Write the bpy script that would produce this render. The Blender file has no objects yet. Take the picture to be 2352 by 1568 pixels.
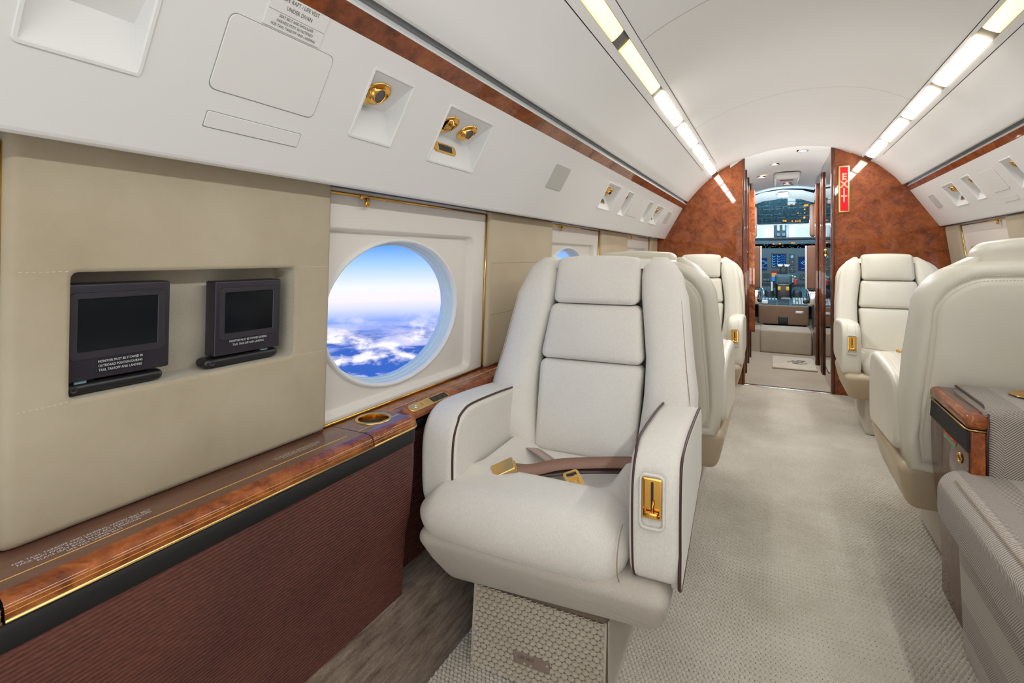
import bpy, bmesh, math, random
from mathutils import Vector, Matrix
random.seed(4)
SC = bpy.context.scene
COL = SC.collection
PI = math.pi

# ------------------------------------------------------------------ camera
cam_d = bpy.data.cameras.new('camera')
cam = bpy.data.objects.new('camera', cam_d); COL.objects.link(cam)
cam_d.sensor_width = 36.0; cam_d.sensor_fit = 'HORIZONTAL'
cam_d.lens = 36.0 * 1150 / 2352
cam_d.clip_start = 0.02
cam_d.shift_y = -(784 - 590) / 2352
cam.location = (0, 0, 1.0)
cam.rotation_euler = (PI / 2, 0, math.atan(599 / 1150))
SC.camera = cam

# ------------------------------------------------------------------ world: sky above a sea of cloud
W = bpy.data.worlds.new('sky'); SC.world = W; W.use_nodes = True
nt = W.node_tree; N = nt.nodes; L = nt.links; N.clear()
def wn(t, **k):
    n = N.new(t)
    for a, b in k.items(): setattr(n, a, b)
    return n
def wmath(op, a, b=None, c=None, clamp=False):
    n = wn('ShaderNodeMath', operation=op); n.use_clamp = clamp
    for i, v in enumerate((a, b, c)):
        if v is None: continue
        if isinstance(v, (int, float)): n.inputs[i].default_value = v
        else: L.new(v, n.inputs[i])
    return n.outputs[0]
tc = wn('ShaderNodeTexCoord'); sp = wn('ShaderNodeSeparateXYZ')
L.new(tc.outputs['Generated'], sp.inputs[0])
zz = sp.outputs[2]
rmp = wn('ShaderNodeValToRGB'); cr = rmp.color_ramp
e = wmath('MULTIPLY_ADD', zz, 2.0, 0.5, clamp=True)
L.new(e, rmp.inputs[0])
cr.elements[0].position = 0.30; cr.elements[0].color = (0.62, 0.66, 0.93, 1)
cr.elements[1].position = 1.0; cr.elements[1].color = (0.10, 0.30, 0.85, 1)
for p_, c_ in ((0.20, (.035, .12, .50, 1)), (0.25, (.16, .30, .80, 1)), (0.335, (.85, .78, .95, 1)), (0.385, (.80, .82, .97, 1)), (0.47, (.36, .58, .95, 1)), (0.545, (.10, .32, .86, 1))):
    el = cr.elements.new(p_); el.color = c_
den = wmath('MAXIMUM', wmath('MULTIPLY', zz, -1.0), 0.03)
cx = wmath('DIVIDE', sp.outputs[0], den); cy = wmath('DIVIDE', sp.outputs[1], den)
cb = wn('ShaderNodeCombineXYZ'); L.new(cx, cb.inputs[0]); L.new(cy, cb.inputs[1])
def wnoise(scale, det, off):
    n = wn('ShaderNodeTexNoise'); n.inputs['Scale'].default_value = scale; n.inputs['Detail'].default_value = det
    n.inputs['Roughness'].default_value = .62
    mp = wn('ShaderNodeMapping'); mp.inputs['Location'].default_value = off; L.new(cb.outputs[0], mp.inputs[0]); L.new(mp.outputs[0], n.inputs[0])
    return n.outputs[0]
n1 = wnoise(0.75, 9, (3.1, 7.7, 0)); 
cov = wmath('MULTIPLY', wmath('SUBTRACT', n1, 0.47), 9.0, clamp=True)
# vertical billow: a second noise straight on the direction
mp = wn('ShaderNodeMapping'); mp.inputs['Scale'].default_value = (9, 9, 22); L.new(tc.outputs['Generated'], mp.inputs[0])
n2 = wn('ShaderNodeTexNoise'); n2.inputs['Scale'].default_value = 1.6; n2.inputs['Detail'].default_value = 10; n2.inputs['Roughness'].default_value = .6
L.new(mp.outputs[0], n2.inputs[0])
cov2 = wmath('MULTIPLY', wmath('SUBTRACT', n2.outputs[0], 0.455), 7.0, clamp=True)
covm = wmath('MAXIMUM', wmath('MULTIPLY', cov, .75), cov2)
below = wmath('MULTIPLY', wmath('SUBTRACT', -0.10, zz), 18.0, clamp=True)
fac = wmath('MULTIPLY', covm, below)
crc = wn('ShaderNodeValToRGB'); crc.color_ramp.elements[0].color = (.45, .50, .88, 1); crc.color_ramp.elements[0].position = .35
crc.color_ramp.elements[1].color = (1.0, .93, .95, 1); crc.color_ramp.elements[1].position = .62
L.new(n2.outputs[0], crc.inputs[0])
mx = wn('ShaderNodeMix', data_type='RGBA'); L.new(fac, mx.inputs[0]); L.new(rmp.outputs[0], mx.inputs[6]); L.new(crc.outputs[0], mx.inputs[7])
# pale haze painted into the sky dead ahead, whitening the windshield view
hz = wmath('MULTIPLY', wmath('SUBTRACT', sp.outputs[1], 0.955), 30.0, clamp=True)
mx2 = wn('ShaderNodeMix', data_type='RGBA'); L.new(hz, mx2.inputs[0]); L.new(mx.outputs[2], mx2.inputs[6]); mx2.inputs[7].default_value = (.66, .86, .90, 1)
bg = wn('ShaderNodeBackground'); bg.inputs[1].default_value = 1.15; L.new(mx2.outputs[2], bg.inputs[0])
wo = wn('ShaderNodeOutputWorld'); L.new(bg.outputs[0], wo.inputs[0])

# ------------------------------------------------------------------ large lights, exposure
def area(name, loc, rot, sx, sy, power, color):
    l = bpy.data.lights.new(name, 'AREA'); l.shape = 'RECTANGLE'; l.size = sx; l.size_y = sy; l.energy = power; l.color = color
    o = bpy.data.objects.new(name, l); o.location = loc; o.rotation_euler = rot; COL.objects.link(o); return o
area('aft_cabin_light', (0.15, -1.45, 1.15), (math.radians(92), 0, 0), 1.5, 1.1, 6.5, (.90, .95, 1))  # added fill behind the camera, not a cabin fitting
area('bounce_flash', (0.1, -0.9, 0.42), (math.radians(138), 0, 0), 1.1, 0.8, 6.5, (.90, .95, 1))  # added unseen fill aimed up and forward to brighten the ceiling
area('aft_ceiling_light', (0.1, -0.75, 1.72), (math.radians(20), 0, 0), 0.9, 0.9, 4, (.96, .98, 1))  # added fill behind the camera, aimed down; no ceiling fixture
area('entry_fill', (0.09, 4.45, 0.75), (math.radians(150), 0, 0), 0.45, 0.4, 7.0, (1, .96, .92))
area('cockpit_fill', (0.09, 6.02, 1.45), (math.radians(80), 0, 0), 0.4, 0.3, 4.5, (.66, .87, 1))
area('entry_light', (0.09, 5.2, 1.70), (0, 0, 0), 0.30, 0.8, 20.0, (1, .95, .88))
area('cockpit_daylight', (0.09, 6.95, 1.5), (math.radians(-50), 0, 0), 1.2, 0.3, 22.0, (.62, .85, 1))
SC.view_settings.view_transform = 'Standard'; SC.view_settings.look = 'None'
SC.view_settings.exposure = 0.12; SC.view_settings.gamma = 1.0; SC.view_settings.use_curve_mapping = False
LAMP = 33.0
SC.cycles.use_adaptive_sampling = True; SC.cycles.adaptive_threshold = 0.04; SC.cycles.adaptive_min_samples = 16
SC.cycles.max_bounces = 6; SC.cycles.diffuse_bounces = 4; SC.cycles.glossy_bounces = 3; SC.cycles.transparent_max_bounces = 8
SC.cycles.transmission_bounces = 4; SC.cycles.sample_clamp_indirect = 6.0
SC.cycles.caustics_reflective = False; SC.cycles.caustics_refractive = False
SC.cycles.use_denoising = True

# ------------------------------------------------------------------ materials
class MT:
    def __init__(s, name):
        s.m = bpy.data.materials.new(name); s.m.use_nodes = True; s.t = s.m.node_tree
        s.b = s.t.nodes['Principled BSDF']; s.o = s.t.nodes['Material Output']
    def n(s, t, **k):
        x = s.t.nodes.new(t)
        for a, b in k.items(): setattr(x, a, b)
        return x
    def l(s, a, b): s.t.links.new(a, b)
    def set(s, **k):
        mp = dict(col='Base Color', rough='Roughness', metal='Metallic', coat='Coat Weight', coatr='Coat Roughness', spec='Specular IOR Level', sheen='Sheen Weight', sheenr='Sheen Roughness', emit='Emission Color', es='Emission Strength', alpha='Alpha', trans='Transmission Weight')
        for a, v in k.items():
            if a in ('col', 'emit') and len(v) == 3: v = (*v, 1)
            s.b.inputs[mp[a]].default_value = v
        return s
    def coord(s, scale=(1, 1, 1), kind='Object', rot=(0, 0, 0)):
        tc = s.n('ShaderNodeTexCoord'); mp = s.n('ShaderNodeMapping'); mp.inputs['Scale'].default_value = scale; mp.inputs['Rotation'].default_value = rot
        s.l(tc.outputs[kind], mp.inputs[0]); return mp.outputs[0]
    def noise(s, vec, scale, det=4, rough=.5, dist=0):
        x = s.n('ShaderNodeTexNoise'); x.inputs['Scale'].default_value = scale; x.inputs['Detail'].default_value = det; x.inputs['Roughness'].default_value = rough; x.inputs['Distortion'].default_value = dist
        s.l(vec, x.inputs[0]); return x.outputs[0]
    def ramp(s, fac, stops):
        x = s.n('ShaderNodeValToRGB'); r = x.color_ramp
        r.elements[0].position, r.elements[0].color = stops[0][0], (*stops[0][1], 1)
        r.elements[1].position, r.elements[1].color = stops[-1][0], (*stops[-1][1], 1)
        for p, c in stops[1:-1]:
            q = r.elements.new(p); q.color = (*c, 1)
        s.l(fac, x.inputs[0]); return x.outputs[0]
    def math(s, op, a, b=None, c=None, clamp=False):
        x = s.n('ShaderNodeMath', operation=op); x.use_clamp = clamp
        for i, v in enumerate((a, b, c)):
            if v is None: continue
            if isinstance(v, (int, float)): x.inputs[i].default_value = v
            else: s.l(v, x.inputs[i])
        return x.outputs[0]
    def bump(s, h, strength=.3, dist=.001):
        x = s.n('ShaderNodeBump'); x.inputs['Strength'].default_value = strength; x.inputs['Distance'].default_value = dist
        s.l(h, x.inputs['Height']); s.l(x.outputs[0], s.b.inputs['Normal'])
    def color(s, c): s.l(c, s.b.inputs['Base Color'])
    def sep(s, v):
        x = s.n('ShaderNodeSeparateXYZ'); s.l(v, x.inputs[0]); return x.outputs

def simple(name, col, rough=.5, metal=0., **k):
    return MT(name).set(col=col, rough=rough, metal=metal, **k).m

M = {}
M['white'] = simple('white_panel_plastic', (.79, .785, .77), .48)
m = MT('ceiling_lining').set(col=(.87, .87, .855), rough=.6); M['ceil'] = m.m
M['cream_plastic'] = simple('cream_window_plastic', (.76, .72, .66), .42)
M['groove'] = simple('grey_cove_paint', (.62, .64, .65), .5)  # grey puts the cove's shade into the colour, above the lit white strip
M['gasket'] = simple('hatch_joint', (.33, .33, .32), .7)
M['tray'] = simple('lamp_tray_paint', (.16, .155, .15), .6)
M['hatch'] = simple('hatch_plastic', (.78, .77, .745), .5)
M['grille'] = simple('speaker_cloth', (.52, .51, .47), .8)
M['dark'] = simple('dark_backing', (.03, .03, .03), .8)
M['black'] = simple('black_plastic', (.012, .012, .014), .32)
M['monitor'] = simple('monitor_housing', (.020, .017, .026), .38)
M['bezel'] = simple('monitor_bezel', (.026, .023, .031), .45)
M['screen'] = simple('dark_screen_glass', (.003, .006, .009), .12)
M['gold'] = simple('polished_gold', (.84, .47, .11), .16, 1.0)
M['gold_s'] = simple('satin_gold', (.82, .56, .22), .28, 1.0)
M['chrome'] = simple('polished_metal', (.8, .8, .8), .15, 1.0)
M['inlay'] = simple('gold_inlay', (.62, .36, .09), .25)
M['piping'] = simple('brown_piping', (.055, .022, .016), .42)
M['textw'] = simple('white_print', (.75, .77, .82), .6)
M['textk'] = simple('dark_print', (.10, .09, .08), .6)
M['textgold'] = simple('gold_letter', (.85, .72, .42), .3)
M['red'] = simple('sign_red', (.62, .012, .02), .6, spec=.15, es=.10, emit=(.8, .02, .02))
M['lens'] = simple('dark_lens', (.10, .09, .09), .15)
M['velcro'] = simple('dark_strap', (.008, .008, .009), .6)

def burl(name, dark, mid, lite, sc=9.0, rough=.16, streak=(1, 1, 1)):
    m = MT(name).set(rough=.5, coat=.8, coatr=rough * .2, spec=.2)
    v = m.coord(streak)
    a = m.noise(v, sc, 8, .65, 1.2); b = m.noise(v, sc * 5.5, 5, .6, .8)
    f = m.math('ADD', m.math('MULTIPLY', a, .68), m.math('MULTIPLY', b, .34))
    m.color(m.ramp(f, [(.36, dark), (.50, mid), (.66, lite)]))
    return m.m
M['burl'] = burl('burl_walnut', (.07, .014, .004), (.27, .065, .013), (.50, .155, .036))
M['burl_bulk'] = burl('bulkhead_burl', (.10, .020, .004), (.25, .056, .009), (.38, .105, .020), 9)
M['wood_dark'] = burl('dark_jamb_veneer', (.030, .008, .004), (.10, .026, .009), (.19, .055, .018), 4, streak=(4, 4, .5))
M['wood_top'] = burl('ledge_top_veneer', (.115, .055, .036), (.17, .082, .054), (.22, .115, .078), 7, rough=.5, streak=(1, .25, 1))
M['wood_cab'] = burl('cabinet_veneer', (.050, .015, .007), (.10, .032, .014), (.17, .060, .028), 6, streak=(1, 1, .4))
M['mirror'] = simple('dark_mirror_gloss', (.30, .24, .22), .04, 1.0)

m = MT('beige_suede').set(rough=.95, sheen=.12, spec=.15)
v = m.coord(); n1_ = m.noise(v, 5, 5, .6); n2_ = m.noise(v, 420, 3, .6)
m.color(m.ramp(n1_, [(.3, (.40, .335, .23)), (.7, (.49, .42, .31))])); m.bump(n2_, .35, .0008); M['suede'] = m.m

m = MT('ribbed_brown_leather').set(rough=.42, spec=.4)
v = m.coord(); s_ = m.sep(v)
wob = m.noise(m.coord((1, .6, 8)), 3.0, 3)
ph = m.math('MULTIPLY_ADD', s_[2], 1.0, m.math('MULTIPLY', s_[1], -.03))
ph2 = m.math('MULTIPLY_ADD', wob, .006, ph)
saw = m.math('SINE', m.math('MULTIPLY', ph2, 2 * PI / .0062))
fl = m.noise(m.coord((1, 22, 110)), 4.0, 4)
n_ = m.noise(v, 3.2, 4, .6)
c1 = m.ramp(n_, [(.3, (.095, .032, .025)), (.7, (.155, .050, .034))])
mixn = m.n('ShaderNodeMix', data_type='RGBA', blend_type='MULTIPLY'); mixn.inputs[0].default_value = .55
m.l(c1, mixn.inputs[6]); m.l(m.ramp(fl, [(.35, (.45, .45, .45)), (.65, (1.25, 1.25, 1.25))]), mixn.inputs[7]); m.color(mixn.outputs[2])
m.bump(m.math('MULTIPLY_ADD', fl, .8, saw), .55, .0011); M['dado'] = m.m

def woven(name, a, b, sc, rough=.9, strength=.5):
    m = MT(name).set(rough=rough, sheen=.2, spec=.2)
    v = m.coord(); s = m.sep(v)
    k = 2 * PI / sc
    u1 = m.math('ADD', s[0], s[1])
    w1 = m.math('SINE', m.math('MULTIPLY', m.math('ADD', u1, s[2]), k))
    w2 = m.math('SINE', m.math('MULTIPLY', m.math('SUBTRACT', m.math('SUBTRACT', s[0], s[1]), s[2]), k))
    w = m.math('MULTIPLY', w1, w2)
    nz = m.noise(v, 260, 3, .7); nb = m.noise(v, 6, 4)
    f = m.math('ADD', m.math('MULTIPLY_ADD', w, .13, .18), m.math('ADD', m.math('MULTIPLY', nz, .45), m.math('MULTIPLY', nb, .25)))
    m.color(m.ramp(f, [(.2, a), (.8, b)])); m.bump(m.math('MULTIPLY_ADD', nz, .6, w), strength, .0007); return m.m
M['fabric'] = woven('cream_woven_wool', (.66, .615, .545), (.93, .895, .825), .0044, strength=.45)
M['fabric_shell'] = woven('beige_shell_wool', (.46, .41, .345), (.68, .62, .545), .0038)
M['lining'] = woven('recess_lining_cloth', (.40, .36, .28), (.58, .53, .43), .006, strength=.3)

def leather(name, a, b, rough=.36):
    m = MT(name).set(rough=rough, spec=.45)
    v = m.coord(); n_ = m.noise(v, 4, 4); g = m.n('ShaderNodeTexVoronoi'); g.inputs['Scale'].default_value = 420; m.l(v, g.inputs[0])
    m.color(m.ramp(n_, [(.3, a), (.7, b)])); m.bump(g.outputs[0], .12, .0005); return m.m
M['leather'] = leather('cream_leather', (.72, .675, .56), (.79, .75, .64))
M['panel_hide'] = leather('sand_panel_leather', (.50, .415, .285), (.57, .48, .34), .45)
M['leather_tan'] = leather('tan_leather', (.50, .40, .27), (.56, .46, .32))
M['leather_brown'] = leather('brown_cockpit_leather', (.16, .065, .032), (.22, .10, .052), .5)
M['stitch'] = simple('seam_thread', (.36, .28, .19), .8)
M['stitch_l'] = simple('pale_thread', (.72, .66, .55), .8)
M['belt'] = simple('brown_webbing', (.30, .165, .115), .55)
M['belt_l'] = simple('pale_webbing', (.46, .36, .32), .6)

def herring(name, dark, lite, arm=False):
    m = MT(name).set(rough=.95, sheen=.2, spec=.15)
    v = m.coord(); s = m.sep(v)
    across = s[0] if arm else m.math('SUBTRACT', s[0], s[2])          # runs over the cushion edge and down the front
    col = m.math('DIVIDE', across, .085)
    tri = m.math('MULTIPLY', m.math('PINGPONG', col, 0.5), .085)
    ph = m.math('ADD', m.math('ADD', s[1], s[2]) if arm else s[1], tri)
    st = m.math('SINE', m.math('MULTIPLY', ph, 2 * PI / .0058))
    nz = m.noise(v, 300, 3, .7)
    wide = m.math('GREATER_THAN', m.math('FRACT', m.math('DIVIDE', across, .17)), .52)
    f = m.math('ADD', m.math('MULTIPLY_ADD', st, .26, .36), m.math('MULTIPLY', nz, .3))
    f = m.math('SUBTRACT', f, m.math('MULTIPLY', wide, .13))
    m.color(m.ramp(f, [(.15, dark), (.85, lite)])); m.bump(m.math('ADD', st, nz), .4, .0006); return m.m
M['tweed'] = herring('herringbone_tweed', (.15, .12, .10), (.66, .59, .52)); M['tweed_arm'] = herring('herringbone_tweed_arm', (.15, .12, .10), (.66, .59, .52), True)

def carpet(name, a, b, rough=1.0):
    m = MT(name).set(rough=rough, sheen=.3, spec=.1)
    v = m.coord(); n1_ = m.noise(v, 2.6, 5, .6); n2_ = m.noise(v, 380, 3, .7)
    f = m.math('ADD', m.math('MULTIPLY', n1_, .6), m.math('MULTIPLY', n2_, .4))
    m.color(m.ramp(f, [(.32, a), (.68, b)])); m.bump(n2_, .6, .0012); return m.m
M['carpet'] = carpet('beige_loop_carpet', (.45, .405, .33), (.70, .655, .57))
M['carpet_plinth'] = carpet('plinth_loop_carpet', (.44, .385, .30), (.66, .60, .50))
M['carpet_flat'] = carpet('entry_carpet', (.33, .275, .21), (.47, .405, .32))
M['carpet_brown'] = carpet('brown_carpet', (.17, .105, .065), (.27, .175, .115))
m = MT('ribbed_side_carpet').set(rough=1.0, sheen=.3, spec=.1)
v = m.coord((1, .12, 1)); w_ = m.noise(m.coord((75, 9, 75)), 1.3, 5, .65); n2_ = m.noise(m.coord(), 300, 3, .7)
m.color(m.ramp(m.math('ADD', m.math('MULTIPLY', w_, .75), m.math('MULTIPLY', n2_, .25)), [(.35, (.085, .052, .036)), (.5, (.19, .135, .095)), (.7, (.34, .28, .215))]))
m.bump(m.math('ADD', w_, n2_), .8, .003); M['carpet_rib'] = m.m

def emit(name, col, st):
    m = MT(name).set(col=(0, 0, 0), emit=col, es=st, rough=.6, spec=0); return m.m
def lampmat(name, edge, mid, st):   # tube behind a prismatic cover: brighter along the middle
    m = MT(name).set(col=(.7, .68, .6), rough=.5)
    tc_ = m.n('ShaderNodeTexCoord'); s = m.sep(tc_.outputs['Generated'])
    ay = m.math('ABSOLUTE', m.math('MULTIPLY_ADD', s[0], 2.0, -1.0)); al = m.math('ABSOLUTE', m.math('MULTIPLY_ADD', s[1], 2.0, -1.0))
    f = m.math('MAXIMUM', m.math('POWER', ay, 2.5), m.math('POWER', al, 14.0))
    c = m.ramp(f, [(.0, mid), (.55, mid), (1.0, edge)]); m.l(c, m.b.inputs['Emission Color'])
    m.b.inputs['Emission Strength'].default_value = st; return m.m
M['lamp'] = lampmat('lamp_diffuser', (1, .72, .34), (.92, .965, 1), LAMP)
M['lamp_y'] = lampmat('warm_lamp_diffuser', (.62, .42, .10), (.86, .74, .40), 1.35)
M['down'] = emit('downlight_lens', (1, .80, .55), 6.0)

m = MT('cabin_window_glass'); t = m.t; t.nodes.remove(m.b)
tr = m.n('ShaderNodeBsdfTransparent'); tr.inputs[0].default_value = (.97, .98, 1, 1); gl = m.n('ShaderNodeBsdfGlossy'); gl.inputs['Roughness'].default_value = .03
lw_ = m.n('ShaderNodeLayerWeight'); lw_.inputs[0].default_value = .5
mxs = m.n('ShaderNodeMixShader'); m.l(m.math('MULTIPLY_ADD', m.math('POWER', lw_.outputs[1], 4.0), .35, .02), mxs.inputs[0]); m.l(tr.outputs[0], mxs.inputs[1]); m.l(gl.outputs[0], mxs.inputs[2]); m.l(mxs.outputs[0], m.o.inputs[0])
M['glass'] = m.m
M['reveal'] = simple('window_reveal_paint', (.62, .74, .78), .35)  # pale blue of daylight on the reveals, put into the colour
M['panel_blue'] = simple('instrument_panel_paint', (.055, .13, .17), .5)
M['panel_dk'] = simple('instrument_panel_dark', (.020, .042, .056), .5)
M['panel_lt'] = simple('panel_edge_paint', (.22, .36, .42), .5)
M['scr_navy'] = emit('lit_screen_navy', (.010, .03, .13), 1.0)
M['g_cyan'] = emit('screen_cyan', (.12, .50, .75), 1.2)
M['g_blue'] = emit('screen_blue', (.02, .22, .72), 1.1)
M['g_amber'] = emit('amber_light', (1, .33, .03), 1.6)
M['g_sand'] = emit('screen_sand', (.70, .38, .12), .8)
M['g_red'] = emit('screen_red', (.45, .0, .06), .8)
M['g_green'] = emit('green_light', (.55, .9, .45), 1.0)
M['g_white'] = simple('gauge_white', (.75, .82, .82), .5)
M['yellow'] = simple('yellow_knob', (.85, .55, .02), .4)
M['redpaint'] = simple('red_handle', (.60, .02, .03), .4)
M['greenpaint'] = simple('green_label', (.12, .42, .16), .5)

# ------------------------------------------------------------------ helpers
def mesh(name, verts, faces, mat, parent=None, smooth=False, **props):
    me = bpy.data.meshes.new(name); me.from_pydata([tuple(v) for v in verts], [], faces)
    bm = bmesh.new(); bm.from_mesh(me); bmesh.ops.recalc_face_normals(bm, faces=bm.faces); bm.to_mesh(me); bm.free()
    return link(name, me, mat, parent, smooth, **props)
def link(name, me, mat, parent=None, smooth=False, **props):
    if mat: me.materials.append(mat if not isinstance(mat, str) else M[mat])
    if smooth: me.polygons.foreach_set('use_smooth', [len(p.vertices) < 7 for p in me.polygons] if len(me.polygons) < 30000 else [True] * len(me.polygons))
    o = bpy.data.objects.new(name, me); COL.objects.link(o)
    if parent: o.parent = parent
    for k, v in props.items(): o[k] = v
    return o
def empty(name, loc=(0, 0, 0), rot=0, **props):
    o = bpy.data.objects.new(name, None); COL.objects.link(o); o.location = loc; o.rotation_euler = (0, 0, rot)
    o.empty_display_size = .1
    for k, v in props.items(): o[k] = v
    return o
def thing(name, label, cat, loc=(0, 0, 0), rot=0, group=None):
    o = empty(name, loc, rot, label=label, category=cat)
    if group: o['group'] = group
    return o
def tag(o, label, cat, group=None):
    o['label'] = label; o['category'] = cat
    if group: o['group'] = group
    return o
class B:
    """collects vertices and faces for one mesh"""
    def __init__(s): s.v = []; s.f = []
    def add(s, V, F, fn=None):
        o = len(s.v); s.v += [fn(*p) if fn else tuple(p) for p in V]; s.f += [tuple(i + o for i in f) for f in F]; return s
    def box(s, x0, x1, y0, y1, z0, z1, fn=None):
        V = [(x, y, z) for z in (z0, z1) for y in (y0, y1) for x in (x0, x1)]
        return s.add(V, [(0, 2, 3, 1), (4, 5, 7, 6), (0, 1, 5, 4), (2, 6, 7, 3), (0, 4, 6, 2), (1, 3, 7, 5)], fn)
    def quad(s, *p, fn=None): return s.add(p, [(0, 1, 2, 3)], fn)
    def out(s, name, mat, parent=None, smooth=False, **k): return mesh(name, s.v, s.f, mat, parent, smooth, **k)
def axis_samples(h, r, nr, ni):
    r = min(r, h * .999); th = [PI / 4 * i / nr for i in range(nr + 1)]
    out = [h - r + r * math.tan(t) for t in th]
    neg = [-x for x in reversed(out)]
    inner = [-(h - r) + 2 * (h - r) * i / ni for i in range(1, ni)]
    return neg + inner + out
def rbox(x0, x1, y0, y1, z0, z1, r, nr=3, ni=1, f=None):
    """rounded box, grid topology; f deforms (x,y,z)"""
    c = ((x0 + x1) / 2, (y0 + y1) / 2, (z0 + z1) / 2); h = (abs(x1 - x0) / 2, abs(y1 - y0) / 2, abs(z1 - z0) / 2)
    r = min(r, *h)
    nis = ni if isinstance(ni, tuple) else (ni,) * 3
    S = [axis_samples(h[i], r, nr, nis[i]) for i in range(3)]
    V = []; F = []; idx = {}
    def vid(p):
        k = (round(p[0], 6), round(p[1], 6), round(p[2], 6))
        if k not in idx:
            q = [max(-(h[i] - r), min(h[i] - r, p[i])) for i in range(3)]; d = [p[i] - q[i] for i in range(3)]
            l = math.sqrt(sum(a * a for a in d)) or 1
            w = [c[i] + q[i] + d[i] / l * r for i in range(3)]
            idx[k] = len(V); V.append(tuple(f(*w)) if f else tuple(w))
        return idx[k]
    for ax in range(3):
        a, b = (ax + 1) % 3, (ax + 2) % 3
        for sg in (-1, 1):
            for i in range(len(S[a]) - 1):
                for j in range(len(S[b]) - 1):
                    q = []
                    for (ii, jj) in ((i, j), (i + 1, j), (i + 1, j + 1), (i, j + 1)):
                        p = [0, 0, 0]; p[ax] = sg * h[ax]; p[a] = S[a][ii]; p[b] = S[b][jj]; q.append(vid(p))
                    if len(set(q)) > 2: F.append(tuple(dict.fromkeys(q if sg > 0 else q[::-1])))
    return V, F
def rb(name, dims, r, mat, parent=None, f=None, nr=3, ni=1, **k):
    V, F = rbox(*dims, r, nr, ni, f); return mesh(name, V, F, mat, parent, True, **k)
def tube_geo(pts, r, n=8, closed=False):
    P = [Vector(p) for p in pts]; m_ = len(P); V = []; F = []
    up = Vector((0, 0, 1)); prev = None
    for i, p in enumerate(P):
        a = P[(i - 1) % m_] if (closed or i) else p; b = P[(i + 1) % m_] if (closed or i < m_ - 1) else p
        t_ = (b - a).normalized()
        if prev is None:
            u_ = up if abs(t_.dot(up)) < .9 else Vector((1, 0, 0))
        else: u_ = prev
        x = (u_ - t_ * u_.dot(t_)).normalized(); prev = x; y = t_.cross(x)
        for k in range(n):
            an = 2 * PI * k / n; V.append(tuple(p + x * r * math.cos(an) + y * r * math.sin(an)))
    for i in range(m_ if closed else m_ - 1):
        j = (i + 1) % m_
        for k in range(n): F.append((i * n + k, i * n + (k + 1) % n, j * n + (k + 1) % n, j * n + k))
    if not closed: F += [tuple(range(n))[::-1], tuple((m_ - 1) * n + k for k in range(n))]
    return V, F
def tube(name, pts, r, mat, parent=None, n=8, closed=False, **k):
    V, F = tube_geo(pts, r, n, closed); return mesh(name, V, F, mat, parent, True, **k)
def smooth_path(pts, k=6):
    P = [Vector(p) for p in pts]; out = []
    for i in range(len(P) - 1):
        a, b, c, d = P[max(i - 1, 0)], P[i], P[i + 1], P[min(i + 2, len(P) - 1)]
        for j in range(k):
            t_ = j / k; out.append(.5 * ((2 * b) + (-a + c) * t_ + (2 * a - 5 * b + 4 * c - d) * t_ * t_ + (-a + 3 * b - 3 * c + d) * t_ ** 3))
    return out + [P[-1]]
def loft(rings, cap0=False, cap1=False):
    n = len(rings[0]); V = [p for r in rings for p in r]; F = []
    for i in range(len(rings) - 1):
        for k in range(n): F.append((i * n + k, i * n + (k + 1) % n, (i + 1) * n + (k + 1) % n, (i + 1) * n + k))
    if cap0: F.append(tuple(range(n))[::-1])
    if cap1: F.append(tuple((len(rings) - 1) * n + k for k in range(n)))
    return V, F
def prism(prof, a0, a1, bev, fn, seg=3):
    """closed 2D profile extruded from a0 to a1 with its two rims bevelled; fn(a,p,q)->xyz"""
    n = len(prof); cx_ = sum(p[0] for p in prof) / n; cy_ = sum(p[1] for p in prof) / n
    ar = sum(prof[i][0] * prof[(i + 1) % n][1] - prof[(i + 1) % n][0] * prof[i][1] for i in range(n))
    sgn = 1 if ar > 0 else -1
    def off(d):
        o = []
        for i in range(n):
            p0, p1, p2 = prof[i - 1], prof[i], prof[(i + 1) % n]
            d1 = Vector((p1[0] - p0[0], p1[1] - p0[1])).normalized(); d2 = Vector((p2[0] - p1[0], p2[1] - p1[1])).normalized()
            n1v = Vector((-d1.y, d1.x)) * sgn; n2v = Vector((-d2.y, d2.x)) * sgn; nn = (n1v + n2v)
            nn = nn / max(nn.length_squared / 2, .5)
            o.append((p1[0] + nn.x * d, p1[1] + nn.y * d))
        return o
    rings = []
    sg = 1 if a1 > a0 else -1
    for i in range(seg + 1):
        t_ = PI / 2 * i / seg; d = bev * (1 - math.sin(t_)); a = a0 + sg * bev * (1 - math.cos(t_)); rings.append([fn(a, *q) for q in off(d)])
    for i in range(seg + 1):
        t_ = PI / 2 * (1 - i / seg); d = bev * (1 - math.sin(t_)); a = a1 - sg * bev * (1 - math.cos(t_)); rings.append([fn(a, *q) for q in off(d)])
    return loft(rings, True, True)
class FR:
    """a flat frame on a wall: a along, b up, c out of the wall"""
    def __init__(s, o, x, y): s.o = Vector(o); s.x = Vector(x).normalized(); s.y = Vector(y).normalized(); s.n = s.x.cross(s.y)
    def __call__(s, a, b, c=0): return tuple(s.o + s.x * a + s.y * b + s.n * c)
    def mat(s, a=0, b=0, c=0):
        m_ = Matrix((s.x, s.y, s.n)).transposed().to_4x4(); m_.translation = Vector(s(a, b, c)); return m_
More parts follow.
